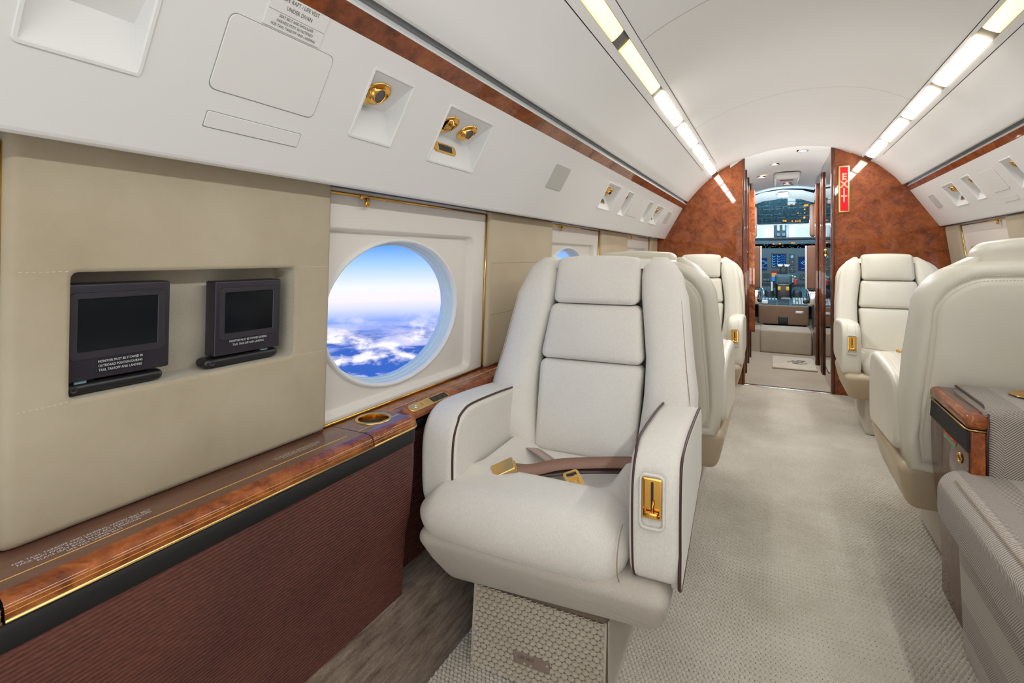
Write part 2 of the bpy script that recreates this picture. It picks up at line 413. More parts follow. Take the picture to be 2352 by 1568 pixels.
def text_geo(body, size, align='CENTER', spacing=1.0, bold=0.0):
    cu = bpy.data.curves.new('lettering', 'FONT'); cu.body = body; cu.size = size; cu.align_x = align; cu.align_y = 'CENTER'; cu.space_character = spacing
    cu.resolution_u = 2; cu.offset = bold
    ob = bpy.data.objects.new('lettering', cu); COL.objects.link(ob)
    dg = bpy.context.evaluated_depsgraph_get(); me = bpy.data.meshes.new_from_object(ob.evaluated_get(dg))
    V = [tuple(v.co) for v in me.vertices]; F = [tuple(p.vertices) for p in me.polygons]
    bpy.data.objects.remove(ob); bpy.data.curves.remove(cu); bpy.data.meshes.remove(me); return V, F
def lettering(lines, fn, mat, parent, thick=.0003, sx=1.0, name='lettering'):
    """lines: (text, a, b, size[, align]) on the surface fn"""
    b_ = B()
    for ln_ in lines:
        V, F = text_geo(ln_[0], ln_[3], ln_[4] if len(ln_) > 4 else 'CENTER')
        b_.add([(ln_[1] + v[0] * sx, ln_[2] + v[1], thick) for v in V], F, fn)
    return b_.out(name, mat, parent)
SQ = []
def _sq():
    e_ = [-1, -.985, -.97, -.95, -.92, -.87, -.8, -.7, -.55, -.4, -.2, 0, .2, .4, .55, .7, .8, .87, .92, .95, .97, .985]
    for u in e_: SQ.append((u, -1))
    for u in e_: SQ.append((1, u))
    for u in e_: SQ.append((-u, 1))
    for u in e_: SQ.append((-1, -u))
_sq()
def rrect(fr, a0, a1, b0, b1, r, c):
    ca, cb_, ha, hb = (a0 + a1) / 2, (b0 + b1) / 2, (a1 - a0) / 2, (b1 - b0) / 2; out = []
    for u, v_ in SQ:
        p = (u * ha, v_ * hb); q = (max(-(ha - r), min(ha - r, p[0])), max(-(hb - r), min(hb - r, p[1]))); d = (p[0] - q[0], p[1] - q[1])
        l = math.hypot(*d)
        if abs(d[0]) > 1e-9 and abs(d[1]) > 1e-9: p = (q[0] + d[0] / l * r, q[1] + d[1] / l * r)
        out.append(fr(ca + p[0], cb_ + p[1], c))
    return out
def ell(fr, ca, cb_, ra, rb_, c):
    return [fr(ca + ra * math.cos(math.atan2(v_, u)), cb_ + rb_ * math.sin(math.atan2(v_, u)), c) for u, v_ in SQ]
def plate(name, fr, a0, a1, b0, b1, r, c0, c1, mat, parent=None, bev=.001, **k):
    bv = min(bev, abs(c1 - c0) * .9)
    V, F = loft([rrect(fr, a0, a1, b0, b1, r, c0), rrect(fr, a0, a1, b0, b1, r, c1 - bv), rrect(fr, a0 + bv, a1 - bv, b0 + bv, b1 - bv, max(r - bv, .0005), c1)], True, True)
    return mesh(name, V, F, mat, parent, **k)
def extr(prof, ys, fn=lambda x, y, z: (x, y, z)):
    V = [fn(x, y, z) for y in ys for x, z in prof]; n = len(prof)
    return V, [(j * n + i, j * n + i + 1, (j + 1) * n + i + 1, (j + 1) * n + i) for j in range(len(ys) - 1) for i in range(n - 1)]
def sst(a, b, x):
    t_ = max(0, min(1, (x - a) / (b - a))); return t_ * t_ * (3 - 2 * t_)

YB, YF = -1.6, 4.32      # aft end of what is built, and the forward bulkhead
XC = .09                 # centre line of the cabin
def Z(p): return [(x, 1 + z) for x, z in p]

# ------------------------------------------------------------------ floor
def loopfield(nx, ny, sx, sy, px, py, h):
    """height of a woven loop pile at (x,y): staggered rows of oval tufts"""
    def hf(x, y):
        r = y / py; i = math.floor(r); fx = x / px + (.5 if i % 2 else 0)
        u = (fx - math.floor(fx) - .5) * 2; v_ = (r - i - .5) * 2
        j = math.floor(fx); rnd = math.sin(i * 12.9898 + j * 78.233) * 43758.5453; rnd = rnd - math.floor(rnd)
        d = u * u * 1.0 + v_ * v_ * .95
        return h * (max(0, 1 - d) ** .5) * (.75 + .35 * rnd)
    return hf
import numpy as np
def loop_carpet(name, fr, a0, a1, b0, b1, step, pa, pb, h, mat, parent=None, **k):
    na = int((a1 - a0) / step) + 1; nb = int((b1 - b0) / step) + 1
    A, Bb = np.meshgrid(np.linspace(a0, a1, na), np.linspace(b0, b1, nb))
    r = Bb / pb; i = np.floor(r); fx = A / pa + np.where(i % 2 == 1, .5, 0); j = np.floor(fx)
    u = (fx - j - .5) * 2; v_ = (r - i - .5) * 2
    rnd = np.sin(i * 12.9898 + j * 78.233) * 43758.5453; rnd = rnd - np.floor(rnd)
    H = h * np.sqrt(np.clip(1 - u * u * 1.0 - v_ * v_ * .98, 0, 1)) * (.72 + .38 * rnd) - .0012
    o = np.array(fr.o); x = np.array(fr.x); y = np.array(fr.y); n = np.array(fr.n)
    P = (o + A[..., None] * x + Bb[..., None] * y + H[..., None] * n).reshape(-1, 3).astype(np.float32)
    idx = np.arange(na * nb).reshape(nb, na); Q = np.stack([idx[:-1, :-1], idx[:-1, 1:], idx[1:, 1:], idx[1:, :-1]], -1).reshape(-1, 4)
    me = bpy.data.meshes.new(name); me.vertices.add(len(P)); me.vertices.foreach_set('co', P.ravel())
    me.loops.add(len(Q) * 4); me.loops.foreach_set('vertex_index', Q.ravel().astype(np.int32)); me.polygons.add(len(Q))
    me.polygons.foreach_set('loop_start', np.arange(len(Q), dtype=np.int32) * 4); me.polygons.foreach_set('loop_total', np.full(len(Q), 4, dtype=np.int32))
    me.update(calc_edges=True); me.validate()
    return link(name, me, mat, parent, True, **k)
M['backing'] = simple('carpet_backing', (.20, .155, .105), 1.0)  # backing coloured dark to deepen the shade between the loops
floor = B().box(-.9, 1.2, YB, YF + .02, -.05, -.004).out('floor', 'backing', kind='structure')
B().box(-.9, 1.2, YB, .93, -.004, .001).out('carpet_pile', 'carpet', floor); B().box(.61, 1.2, .93, YF, -.004, .001).out('carpet_pile', 'carpet', floor)
ff = FR((0, 0, -.004), (1, 0, 0), (0, 1, 0))
loop_carpet('carpet_loops', ff, -.73, .62, .93, 1.85, .0022, .0110, .0100, .0072, 'carpet', floor, kind='stuff')
loop_carpet('carpet_loops', ff, -.30, .62, 1.85, YF, .0023, .0110, .0100, .0072, 'carpet', floor, kind='stuff')
# ribbed carpet up the cabin side
V, F = extr([(-.72, .0), (-.735, .05), (-.77, .12), (-.80, .18), (-.90, .19)], [YB, YF])
side = mesh('trim_1', V, F, M['carpet_rib'], kind='structure')

# ------------------------------------------------------------------ left side: dado, strip, ledge
dado_y1 = .990
wall_left = empty('wall_left', kind='structure')
# the wide cabinet under the ledge ends in a rounded corner; then a shallower run behind the seats
def plan_sweep(name, prof, ys_end, inset, mat, parent, rad=.035):
    """sweep profile (offset_out, z) along the plan: straight at x=X0 then a quarter turn outward"""
    V = []; n = len(prof); cols = []
    path = [(YB, 0, 1)] + [(0 + .2 * i, 0, 1) for i in range(0, 4)]
    pts = [((-.77, y), (1, 0)) for y in (YB, -.6, 0, .4, .7, ys_end - rad)]
    for i in range(1, 7):
        an = PI / 2 * i / 6; pts.append(((-.77 - rad + rad * math.cos(an), ys_end - rad + rad * math.sin(an)), (math.cos(an), math.sin(an))))
    pts.append(((-.86, ys_end), (0, 1)))
    for (p, d) in pts:
        for (o_, z) in prof: V.append((p[0] + d[0] * o_, p[1] + d[1] * o_, z))
    F = [(j * n + i, j * n + i + 1, (j + 1) * n + i + 1, (j + 1) * n + i) for j in range(len(pts) - 1) for i in range(n - 1)]
    return mesh(name, V, F, mat, parent, True)
cab = thing('side_cabinet', 'long low cabinet side in ribbed brown leather beneath the burl ledge', 'cabinet')
plan_sweep('leather_panel', [(-.03, .18), (-.028, .25), (-.022, .33), (-.014, .366), (-.012, .372), (-.006, .44), (-.002, .50), (-.002, .552)], dado_y1, 0, 'dado', cab)
plan_sweep('black_strip', [(-.006, .552), (.001, .553), (.002, .583), (-.004, .587), (-.02, .587)], dado_y1, 0, 'velcro', cab)
# shallower run of dado behind the seats
V, F = extr([(-.86, .18), (-.845, .33), (-.825, .552)], [dado_y1 - .02, YF - .002]); mesh('leather_panel', V, F, 'dado', cab, True)
V, F = extr([(-.829, .552), (-.818, .553), (-.815, .58), (-.84, .587)], [dado_y1 - .02, YF - .002]); mesh('black_strip', V, F, 'velcro', cab, True)

ledge = thing('side_ledge', 'glossy burl wood ledge under the left windows with gold inlay lines', 'ledge')
def ledge_wide(y0, y1, name, end_round=False, mat='wood_top'):
    # cross-section swept along y; the forward end turns the corner
    secs = []
    prof = [(0.0, .598), (-.002, .604), (-.006, .6095), (-.014, .6126), (-.024, .6138)]
    ys = [y0, y1 - (.035 if end_round else 0)]
    P = [((-.767, y), (1, 0)) for y in ys]
    if end_round:
        for i in range(1, 9):
            an = PI / 2 * i / 8; P.append(((-.767 - .035 + .035 * math.cos(an), y1 - .035 + .035 * math.sin(an)), (math.cos(an), math.sin(an))))
        P.append(((-.83, y1), (0, 1)))
    b_ = B(); n = len(prof)
    V = [(p[0] + d[0] * o_, p[1] + d[1] * o_, z) for p, d in P for (o_, z) in [(.0, .588)] + prof]
    n = len(prof) + 1
    F = [(j * n + i, j * n + i + 1, (j + 1) * n + i + 1, (j + 1) * n + i) for j in range(len(P) - 1) for i in range(n - 1)]
    mesh(name + '_edge' if False else 'front_edge', V, F, 'burl', ledge, True)
    # flat top
    inner = [(p[0] + d[0] * -.024, p[1] + d[1] * -.024) for p, d in P]
    poly = [(x, y, .6138) for x, y in inner] + [(-.905, inner[-1][1], .6138), (-.905, y0, .6138)]
    if not end_round: mesh('ledge_top', poly, [tuple(range(len(poly)))], 'wood_top', ledge)
    else:       # the short piece has the cup hole
        ft_ = FR((0, 0, .6138), (0, 1, 0), (-1, 0, 0))
        V, F = loft([rrect(ft_, y0, y1 - .024, .791, .905, .012, 0), rrect(ft_, .864, .952, .804, .888, .03, 0), ell(ft_, .908, .846, .0405, .0405, 0), ell(ft_, .908, .846, .0400, .0400, -.004)])
        mesh('ledge_top', V, F, 'wood_top', ledge)
        V, F = tube_geo([(-.905, y1 - .012, .6062), (-.80, y1 - .012, .6062)], .0075, 8); mesh('end_round', V, F, 'burl', ledge, True)
    # gold moulding along the bottom
    V, F = tube_geo([(p[0] + d[0] * .001, p[1] + d[1] * .001, .5895) for p, d in P], .0028, 6)
    mesh('gold_moulding', V, F, 'gold_s', ledge, True)
    for z_, o_ in ((.603, -.0003), (.5975, .0006)):
        V, F = tube_geo([(p[0] + d[0] * o_, p[1] + d[1] * o_, z_) for p, d in P], .0006, 4)
        mesh('inlay_line', V, F, 'inlay', ledge, True)
    V, F = tube_geo([(-.815, y0, .6138), (-.815, y1 - .03, .6138)], .0008, 4); mesh('inlay_line', V, F, 'inlay', ledge)
ledge_wide(YB, .233, 'a'); ledge_wide(.236, .823, 'b'); ledge_wide(.825, .990, 'c', True)
# shallow run
V, F = extr([(-.812, .588), (-.811, .599), (-.816, .608), (-.826, .6125), (-.84, .6135), (-.905, .6138)], [.94, YF - .002]); mesh('front_edge', V, F, 'burl', ledge, True)
V, F = tube_geo([(-.811, .97, .5895), (-.811, YF - .01, .5895)], .0026, 6); mesh('gold_moulding', V, F, 'gold_s', ledge, True)
V, F = tube_geo([(-.855, .97, .6142), (-.855, 1.6, .6142)], .0008, 4); mesh('inlay_line', V, F, 'inlay', ledge)
B().box(-.95, -.785, YB, .985, .588, .600).out('ledge_core', 'dark', ledge)
B().box(-.95, -.83, .95, YF, .588, .600).out('ledge_core', 'dark', ledge)
B().box(-.900, -.889, .27, .80, .6138, .6152).out('shadow_gap_strip', 'wood_dark', ledge)
top = FR((0, 0, .6139), (0, 1, 0), (-1, 0, 0))
lettering([('FOR TAXI, TAKEOFF AND LANDING, FASTEN SEAT BELT', .345, .8445, .0068), ('FACE SEAT FWD, TRACK FULLY AFT AND OUTBOARD', .345, .8370, .0068),
           ('PLACE SEAT BACK IN UPRIGHT POSITION.', .345, .8295, .0068), ('LIFE VEST UNDER SEAT', .345, .8220, .0068)], top, 'textw', ledge, sx=.92)
lettering([('FOR TAXI, TAKEOFF AND LANDING, FASTEN SEAT BELT', .69, .8445, .0050), ('FACE SEAT FWD, TRACK FULLY AFT AND OUTBOARD', .69, .8390, .0050),
           ('PLACE SEAT BACK IN UPRIGHT POSITION.', .69, .8335, .0050)], top, 'stitch_l', ledge, sx=.86)
# cup holder
ch = thing('cup_holder', 'round gold cup holder sunk in the left ledge before the window', 'cup holder', (-.846, .908, .6138))
def lathe(prof, n=40, f=None):
    V = []; F = []
    for r, z in prof:
        for k in range(n):
            a = 2 * PI * k / n; p = (r * math.cos(a), r * math.sin(a), z); V.append(f(*p) if f else p)
    m_ = len(prof)
    for i in range(m_ - 1):
        for k in range(n): F.append((i * n + k, i * n + (k + 1) % n, (i + 1) * n + (k + 1) % n, (i + 1) * n + k))
    return V, F, n, m_
def lathed(name, prof, mat, parent=None, n=40, cap0=False, cap1=False, f=None, **kk):
    V, F, n, m_ = lathe(prof, n, f)
    if cap0: F.append(tuple(range(n))[::-1])
    if cap1: F.append(tuple((m_ - 1) * n + k for k in range(n)))
    return mesh(name, V, F, mat, parent, True, **kk)
lathed('rim', [(.0355, .0008), (.037, .0026), (.041, .003), (.0430, .0014), (.0432, .0002)], 'gold_s', ch)
lathed('cup', [(.0356, .0010), (.0345, -.006), (.0335, -.040), (.030, -.052), (.012, -.054), (.0005, -.054)], 'gold', ch, cap1=True)
# switch plate on the shallow run
sw = thing('switch_plate', 'long gold control plate with black buttons on the left ledge', 'switch plate', (-.812, 1.08, .6125))
sw.rotation_euler = (0, math.radians(24), 0)
fs = FR((0, 0, 0), (0, 1, 0), (-1, 0, 0))
plate('wood_boss', fs, -.10, .10, -.022, .022, .02, -.012, .003, 'burl', sw, bev=.003)
plate('plate', fs, -.083, .083, -.0135, .0135, .0134, .002, .0055, 'gold_s', sw, bev=.001)
for k in range(3): plate('button', fs, .008 + .0235 * k, .029 + .0235 * k, -.0095, .0095, .001, .005, .0068, 'black', sw, bev=.0008)
lathed('jack_socket', [(.006, .0), (.006, .002), (.003, .002), (.0028, .0005)], 'chrome', sw, n=16, f=lambda x, y, z: fs(x - .058, y, z + .005))
for k in range(3): plate('label_line', fs, -.018, .002, -.006 + k * .0055, -.0045 + k * .0055, .0005, .005, .0058, 'textk', sw)
plate('label_note', fs, -.034, -.031, -.006, .006, .0005, .005, .0058, 'textk', sw)

# ------------------------------------------------------------------ walls and windows
WLF = FR((-.905, 0, .614), (0, 1, 0), (.020, 0, .531))
WRF = FR((1.125, 0, .614), (0, -1, 0), (-.080, 0, .590))
WIN = [(-.44, .27), (.79, 1.50), (2.05, 2.765), (3.34, 4.06)]
def window_unit(num, fr, s, y0, y1, H, wall):
    """s=+1 when 'a' grows with y, -1 on the right-hand wall"""
    if s < 0: y0, y1 = -y1, -y0
    w = empty('window_%d' % num, kind='structure')
    off = -.055 * s; ca = (y0 + y1) / 2 + off - .008 * s; cb_ = .236; ra, rb_ = .268, .191
    q0, q1 = (ca - .292, ca + .340) if s > 0 else (ca - .340, ca + .292)
    V, F = loft([rrect(fr, y0, y1, -.002, H, .002, -.001), rrect(fr, y0, y1, -.002, H, .002, .004), rrect(fr, y0 + .003, y1 - .003, .001, H - .003, .002, .0042),
                 rrect(fr, q0 - .004, q1 + .004, .012, .456, .030, .0042), rrect(fr, q0, q1, .016, .452, .028, .003),
                 rrect(fr, q0 + .005, q1 - .005, .021, .447, .024, -.016), rrect(fr, q0 + .009, q1 - .009, .025, .443, .022, -.0185),
                 rrect(fr, q0 + .013, q1 - .013, .029, .439, .020, -.0188), ell(fr, ca, cb_, ra + .012, rb_ + .011, -.0188)])
    mesh('window_frame', V, F, 'cream_plastic', w, True)
    o = w.children[-1] if w.children else None
    V, F = loft([ell(fr, ca, cb_, ra + .014, rb_ + .013, -.0195), ell(fr, ca, cb_, ra + .010, rb_ + .009, -.012), ell(fr, ca, cb_, ra + .005, rb_ + .005, -.0105), ell(fr, ca, cb_, ra + .001, rb_ + .001, -.013), ell(fr, ca, cb_, ra - .001, rb_ - .001, -.022)])
    mesh('window_ring', V, F, 'white', w, True)
    V, F = loft([ell(fr, ca, cb_, ra - .001, rb_ - .001, -.022), ell(fr, ca, cb_, ra - .002, rb_ - .002, -.033), ell(fr, ca, cb_, ra - .006, rb_ - .005, -.034), ell(fr, ca, cb_, ra - .007, rb_ - .006, -.045), ell(fr, ca, cb_, ra - .011, rb_ - .009, -.046), ell(fr, ca, cb_, ra - .012, rb_ - .010, -.062)])
    mesh('window_reveal', V, F, 'reveal', w)
    V, F = loft([ell(fr, ca, cb_, ra - .002, rb_ - .002, -.050), ell(fr, ca, cb_, .01, .01, -.050)], False, True)
    mesh('window_pane', V, F, 'glass', w)
    cs = [fr(y0 + .004, .004, .007), fr(y1 - .004, .004, .007), fr(y1 - .004, H - .012, .007), fr(y0 + .004, H - .012, .007)]
    b_ = B()
    for i in range(4): V, F = tube_geo([cs[i], cs[(i + 1) % 4]], .0035, 8); b_.add(V, F)
    b_.out('gold_trim', 'gold', w, True)
    hh = thing('shade_latch', 'x', 'latch'); hx = (y0 + .115) if s > 0 else (y1 - .115)
    hh.location = fr(hx, H - .014, .011)
    g_ = FR((0, 0, 0), fr.x, fr.y)
    V, F = rbox(-.012, .012, -.006, .006, -.004, .004, .003, 2); mesh('latch_slide', [g_(*p) for p in V], F, 'gold', hh, True)
    V, F = tube_geo([g_(.004, -.002, .006), g_(.004, -.024, .008)], .0062, 10); mesh('latch_knob', V, F, 'gold', hh, True)
    return w, hh
HL, HR = .545, .60
labs = ['', 'gold shade latch at the top of the nearest large oval window', 'gold shade latch above the second left window, beyond the cream seat', 'gold shade latch above the left window nearest the wooden bulkhead']
wn_ = 0
for i, (y0, y1) in enumerate(WIN):
    wn_ += 1; w, hh = window_unit(wn_, WLF, 1, y0, y1, HL, wall_left)
    hh['label'] = labs[i] or 'gold shade latch on the window at the left picture edge'; hh['group'] = 'window shade latches'
labs = ['gold shade latch on the right window beside the divan', 'gold shade latch on the right window behind the near leather seat', 'gold shade latch on the second right window', 'gold shade latch on the right window next to the wooden bulkhead']
for i, (y0, y1) in enumerate(WIN):
    wn_ += 1; w, hh = window_unit(wn_, WRF, -1, y0, y1, HR, None)
    hh['label'] = labs[i]; hh['group'] = 'window shade latches'

# padded suede panels between the windows
gaps = [(YB, -.438), (.262, .792), (1.498, 2.052), (2.763, 3.342), (4.058, YF)]
def pad(fr, a0, a1, b1, parent):
    V, F = loft([rrect(fr, a0, a1, .002, b1, .006, -.004), rrect(fr, a0, a1, .002, b1, .010, .014), rrect(fr, a0 + .002, a1 - .002, .003, b1 - .003, .012, .019), rrect(fr, a0 + .006, a1 - .006, .007, b1 - .007, .012, .0225), rrect(fr, a0 + .010, a1 - .010, .011, b1 - .011, .012, .024), rrect(fr, a0 + .03, a1 - .03, .03, b1 - .03, .012, .0245)], True, True)
    o = mesh('suede_panel', V, F, 'suede', parent, True); return o
for i, (a0, a1) in enumerate(gaps):
    if i == 1: continue
    o_ = pad(WLF, a0, a1, HL, wall_left)
    if i > 1: o_.name = 'leather_panel'; o_.data.materials.clear(); o_.data.materials.append(M['panel_hide'])
for a0, a1 in ((1.512, 2.040), (2.775, 3.332)):
    for b_z in (.185, .366): tube('panel_seam', [WLF(a0, b_z, .0242), WLF(a1, b_z, .0242)], .0011, 'stitch', wall_left, 4)
wall_right = empty('wall_right', kind='structure')
for (a0, a1) in gaps: pad(WRF, -a1, -a0, HR, wall_right)
def stitches(fr, a0, b0, a1, b1, c, parent, step=.0062):
    n = max(2, int(math.hypot(a1 - a0, b1 - b0) / step)); b_ = B()
    for k in range(n):
        t0, t1 = (k + .15) / n, (k + .7) / n
        b_.box(a0 + (a1 - a0) * t0, a0 + (a1 - a0) * t1, -.00032, .00032, 0, .0005, lambda x, y, z: fr(x, b0 + (b1 - b0) * ((x - a0) / ((a1 - a0) or 1)) + y, c + z))
    return b_.out('stitching', 'stitch_l', parent, kind='stuff')
# nearest panel with the monitor recess
oa0, oa1, ob0, ob1 = .335, .705, .185, .366
CP = .026
V, F = loft([rrect(WLF, .267, .797, .002, HL + .01, .006, -.004), rrect(WLF, .267, .797, .002, HL + .01, .01, .014), rrect(WLF, .270, .794, .005, HL + .007, .012, .022), rrect(WLF, .276, .788, .011, HL + .001, .012, CP - .0005), rrect(WLF, .280, .784, .015, HL - .003, .012, CP), rrect(WLF, oa0 - .012, oa1 + .012, ob0 - .012, ob1 + .012, .012, CP), rrect(WLF, oa0 - .007, oa1 + .007, ob0 - .007, ob1 + .007, .012, CP),
             rrect(WLF, oa0 - .004, oa1 + .004, ob0 - .004, ob1 + .004, .012, CP), rrect(WLF, oa0, oa1, ob0, ob1, .010, CP - .004)])
mesh('suede_panel', V, F, 'suede', wall_left, True)
V, F = loft([rrect(WLF, oa0, oa1, ob0, ob1, .010, CP - .004), rrect(WLF, oa0 + .002, oa1 - .004, ob0 + .002, ob1 - .004, .010, -.030)], False, True)
mesh('recess_lining', V, F, 'lining', wall_left)
for q in ((.278, ob1 + .001, oa0 - .002, ob1 + .001), (.278, ob0 - .002, oa0, ob0), (oa1, ob1 + .001, .79, ob1 + .001), (oa1, ob0, .79, ob0 - .003)):
    stitches(WLF, *q, CP + .0002, wall_left)

# ------------------------------------------------------------------ the two pull-out monitors
def monitor(nm, label, a0, a1, b0, b1, cf, th, scr, lines, ls, army, flip):
    t_ = thing('stowed_monitor', label, 'monitor', WLF((a0 + a1) / 2, b0 - .03, 0)); o = Vector(t_.location)
    fr = FR(Vector(WLF.o) - o, WLF.x, WLF.y)
    V, F = rbox(a0, a1, b0, b1, cf - th, cf, .003, 2); mesh('housing', [fr(*p) for p in V], F, 'monitor', t_, True)
    s0, s1, s2, s3 = scr
    V, F = loft([rrect(fr, s0 - .012, s1 + .012, s2 - .012, s3 + .010, .009, cf - .001), rrect(fr, s0 - .011, s1 + .011, s2 - .011, s3 + .009, .009, cf + .0014), rrect(fr, s0 - .001, s1 + .001, s2 - .001, s3 + .001, .002, cf + .0014), rrect(fr, s0, s1, s2, s3, .0015, cf + .0002)])
    mesh('bezel', V, F, 'bezel', t_)
    plate('screen', fr, s0, s1, s2, s3, .0015, cf - .001, cf + .0006, 'screen', t_, bev=.0003)
    lx0, lx1, ly0, ly1 = ls
    st = plate('label', fr, lx0, lx1, ly0, ly1, .0008, cf - .0005, cf + .0007, 'black', t_, bev=.0002)
    n = len(lines); hh_ = (ly1 - ly0) / n * .80
    lettering([(s_, (lx0 + lx1) / 2, ly1 - (ly1 - ly0) * (i + .5) / n, hh_ * 1.0) for i, s_ in enumerate(lines)], lambda a, b, c: fr(a, b, cf + .0007 + c), 'textw', st, sx=.78)
    # swing arm beneath
    c0, c1, cb_ = army
    V, F = rbox(c0, c1, cb_ - .0085, cb_ + .0085, cf - .035, cf - .002, .0082, 3, (4, 1, 1)); arm = mesh('swing_arm', [fr(*p) for p in V], F, 'black', t_, True)
    pv = c0 + .013
    lathed('pivot_bolt', [(.0055, 0), (.0055, .002), (.003, .0022), (.002, .0008), (.0005, .0008)], 'monitor', arm, n=16, f=lambda x, y, z: fr(pv + x, cb_ + y, cf - .003 + z))
    ha = a0 + .025 if not flip else a1 - .028
    V, F = rbox(ha - .018, ha + .018, cb_ + .004, b0 + .001, cf - .026, cf - .010, .002, 2); mesh('hinge_bracket', [fr(*p) for p in V], F, 'black', t_, True)
    V, F = rbox(ha - .009, ha + .006, cb_ + .006, b0 - .0005, cf - .014, cf - .006, .001, 2); mesh('hinge_clip', [fr(*p) for p in V], F, 'panel_lt', t_, True)
    return t_
monitor('m', 'larger black monitor at the left end of the suede wall recess', .330, .470, .208, .348, .016, .030, (.347, .451, .250, .326),
        ('MONITOR MUST BE STOWED IN', 'OUTBOARD POSITION DURING', 'TAXI, TAKEOFF AND LANDING'), (.370, .432, .2165, .236), (.331, .464, .196), False)
monitor('m', 'smaller black monitor at the right end of the suede wall recess', .545, .678, .208, .343, .016, .030, (.563, .660, .248, .322),
        ('MONITOR MUST BE STOWED DURING', 'TAXI, TAKE-OFF AND LANDING'), (.578, .642, .222, .236), (.530, .678, .197), True)

# ------------------------------------------------------------------ overhead service panels
PL = FR((-.80, 0, 1.155), (0, 1, 0), (.14, 0, .247)); HPL = .2839
PR = FR((.994, 0, 1.212), (0, -1, 0), (-.156, 0, .246)); HPR = .2913
def service_panel(fr, H, s, pockets, label):
    """pockets: (y0, y1, b0, b1, deep_b, depth)"""
    t_ = thing('service_panel', label, 'overhead panel')
    P = [(s * a, s * b, *r) if s > 0 else (-b, -a, *r) for a, b, *r in pockets]
    P.sort(); ya, yb = (YB, YF) if s > 0 else (-YF, -YB)
    b_ = B(); cur = ya
    def q(a0, a1, b0, b1): b_.quad((a0, b0, 0), (a1, b0, 0), (a1, b1, 0), (a0, b1, 0), fn=fr)
    for (a0, a1, b0, b1, db, dd) in P:
        q(cur, a0, 0, H); q(a0, a1, 0, b0); q(a0, a1, b1, H); cur = a1
    q(cur, yb, 0, H)
    # rounded lower lip that rolls back to the wall
    rp = [(0, 0)] + [(-.012 * math.sin(k * PI / 8), -.012 + .012 * math.cos(k * PI / 8)) for k in range(1, 5)] + [(-.012, -.06)]
    V = [fr(a, rp_[0], rp_[1]) for a in (ya, yb) for rp_ in rp]; n = len(rp)
    b_.add(V, [(i, i + 1, n + i + 1, n + i) for i in range(n - 1)])
    b_.out('panel_skin', 'white', t_)
    for (a0, a1, b0, b1, db, dd) in P:
        g = B(); dl = (b1 - b0) * .04
        A_, B_, C_, D_ = (a0, b0, 0), (a1, b0, 0), (a1, b1, 0), (a0, b1, 0); E_, F_ = (a0, db, -dd), (a1, db, -dd)
        g.add([A_, B_, C_, D_, E_, F_], [(0, 1, 5, 4), (4, 5, 2, 3), (0, 4, 3), (1, 2, 5)], fr)
        V, F = loft([rrect(fr, a0 - .007, a1 + .007, b0 - .007, b1 + .007, .007, -.0005), rrect(fr, a0 - .006, a1 + .006, b0 - .006, b1 + .006, .006, .0022), rrect(fr, a0 - .002, a1 + .002, b0 - .002, b1 + .002, .003, .0022), rrect(fr, a0, a1, b0, b1, .0005, -.0002)])
        g.add(V, F); g.out('recess_pocket', 'white', t_)
    return t_
pocketsL = [(.242, .358, .105, .255, .158, .035), (.740, .852, .106, .237, .160, .050), (.997, 1.197, .100, .235, .158, .050), (2.335, 2.53, .100, .226, .155, .050),
            (2.69, 2.805, .093, .225, .150, .050), (3.22, 3.33, .090, .222, .150, .050), (3.47, 3.68, .093, .220, .150, .050)]
sl = service_panel(PL, HPL, 1, pocketsL, 'white overhead service panel running along the left side')
pocketsR = [(3.55, 3.742, .098, .230, .155, .050), (3.285, 3.402, .102, .232, .158, .050), (2.782, 2.889, .102, .234, .158, .050), (1.9, 2.1, .10, .232, .158, .05), (1.5, 1.61, .10, .232, .158, .05)]
sr = service_panel(PR, HPR, -1, pocketsR, 'white overhead service panel running along the right side')
def hatch(fr, s, y0, y1, b0, b1, r, parent, mat='hatch', name='access_hatch', c=.0018):
    if s < 0: y0, y1 = -y1, -y0
    plate(name + '_gap' if False else 'hatch_gasket', fr, y0 - .0012, y1 + .0012, b0 - .0012, b1 + .0012, r, -.001, .0004, 'gasket', parent, bev=.0002)
    plate(name, fr, y0, y1, b0, b1, r, -.001, c, mat, parent, bev=.0008)
hatch(PL, 1, .451, .640, .112, .227, .012, sl); hatch(PL, 1, .461, .630, .053, .078, .003, sl); hatch(PL, 1, 2.86, 3.09, .10, .22, .01, sl); 
hatch(PR, -1, 2.99, 3.17, .110, .226, .012, sr); hatch(PR, -1, 2.99, 3.15, .052, .078, .003, sr)
for (a, b) in ((1.688, 1.832), (3.876, 4.022)):
    plate('speaker_grille', PL, a, b, .117, .213, .010, -.001, .0022, 'grille', sl, bev=.001)
plate('speaker_grille', PR, -4.075, -3.955, .116, .212, .010, -.001, .0022, 'grille', sr, bev=.001)

# placard on the left panel
pc = thing('safety_placard', 'clear placard with black life raft and seat belt wording on left overhead panel', 'sign', PL(.55, .24, 0)); o = Vector(pc.location)
fp = FR(Vector(PL.o) - o, PL.x, PL.y)
plate('placard_sheet', fp, .497, .604, .2305, .2835, .001, .0, .0022, 'hatch', pc, bev=.0004)
fpt = lambda a, b, c: fp(a, b, c + .0023)
B().box(.499, .602, .2555, .2559, 0, .0002, fpt).out('rule_line', 'textk', pc)
lettering([('LIFE RAFT / LIFE VEST', .5505, .2772, .0088), ('UNDER DIVAN', .5505, .2655, .0088), ('SEAT BELT AND SHOULDER', .5505, .2508, .0062), ('HARNESS MUST BE FASTENED', .5505, .2435, .0062), ('FOR TAXI, TAKEOFF AND LANDING', .5505, .2362, .0062)], fpt, 'textk', pc, sx=.82)

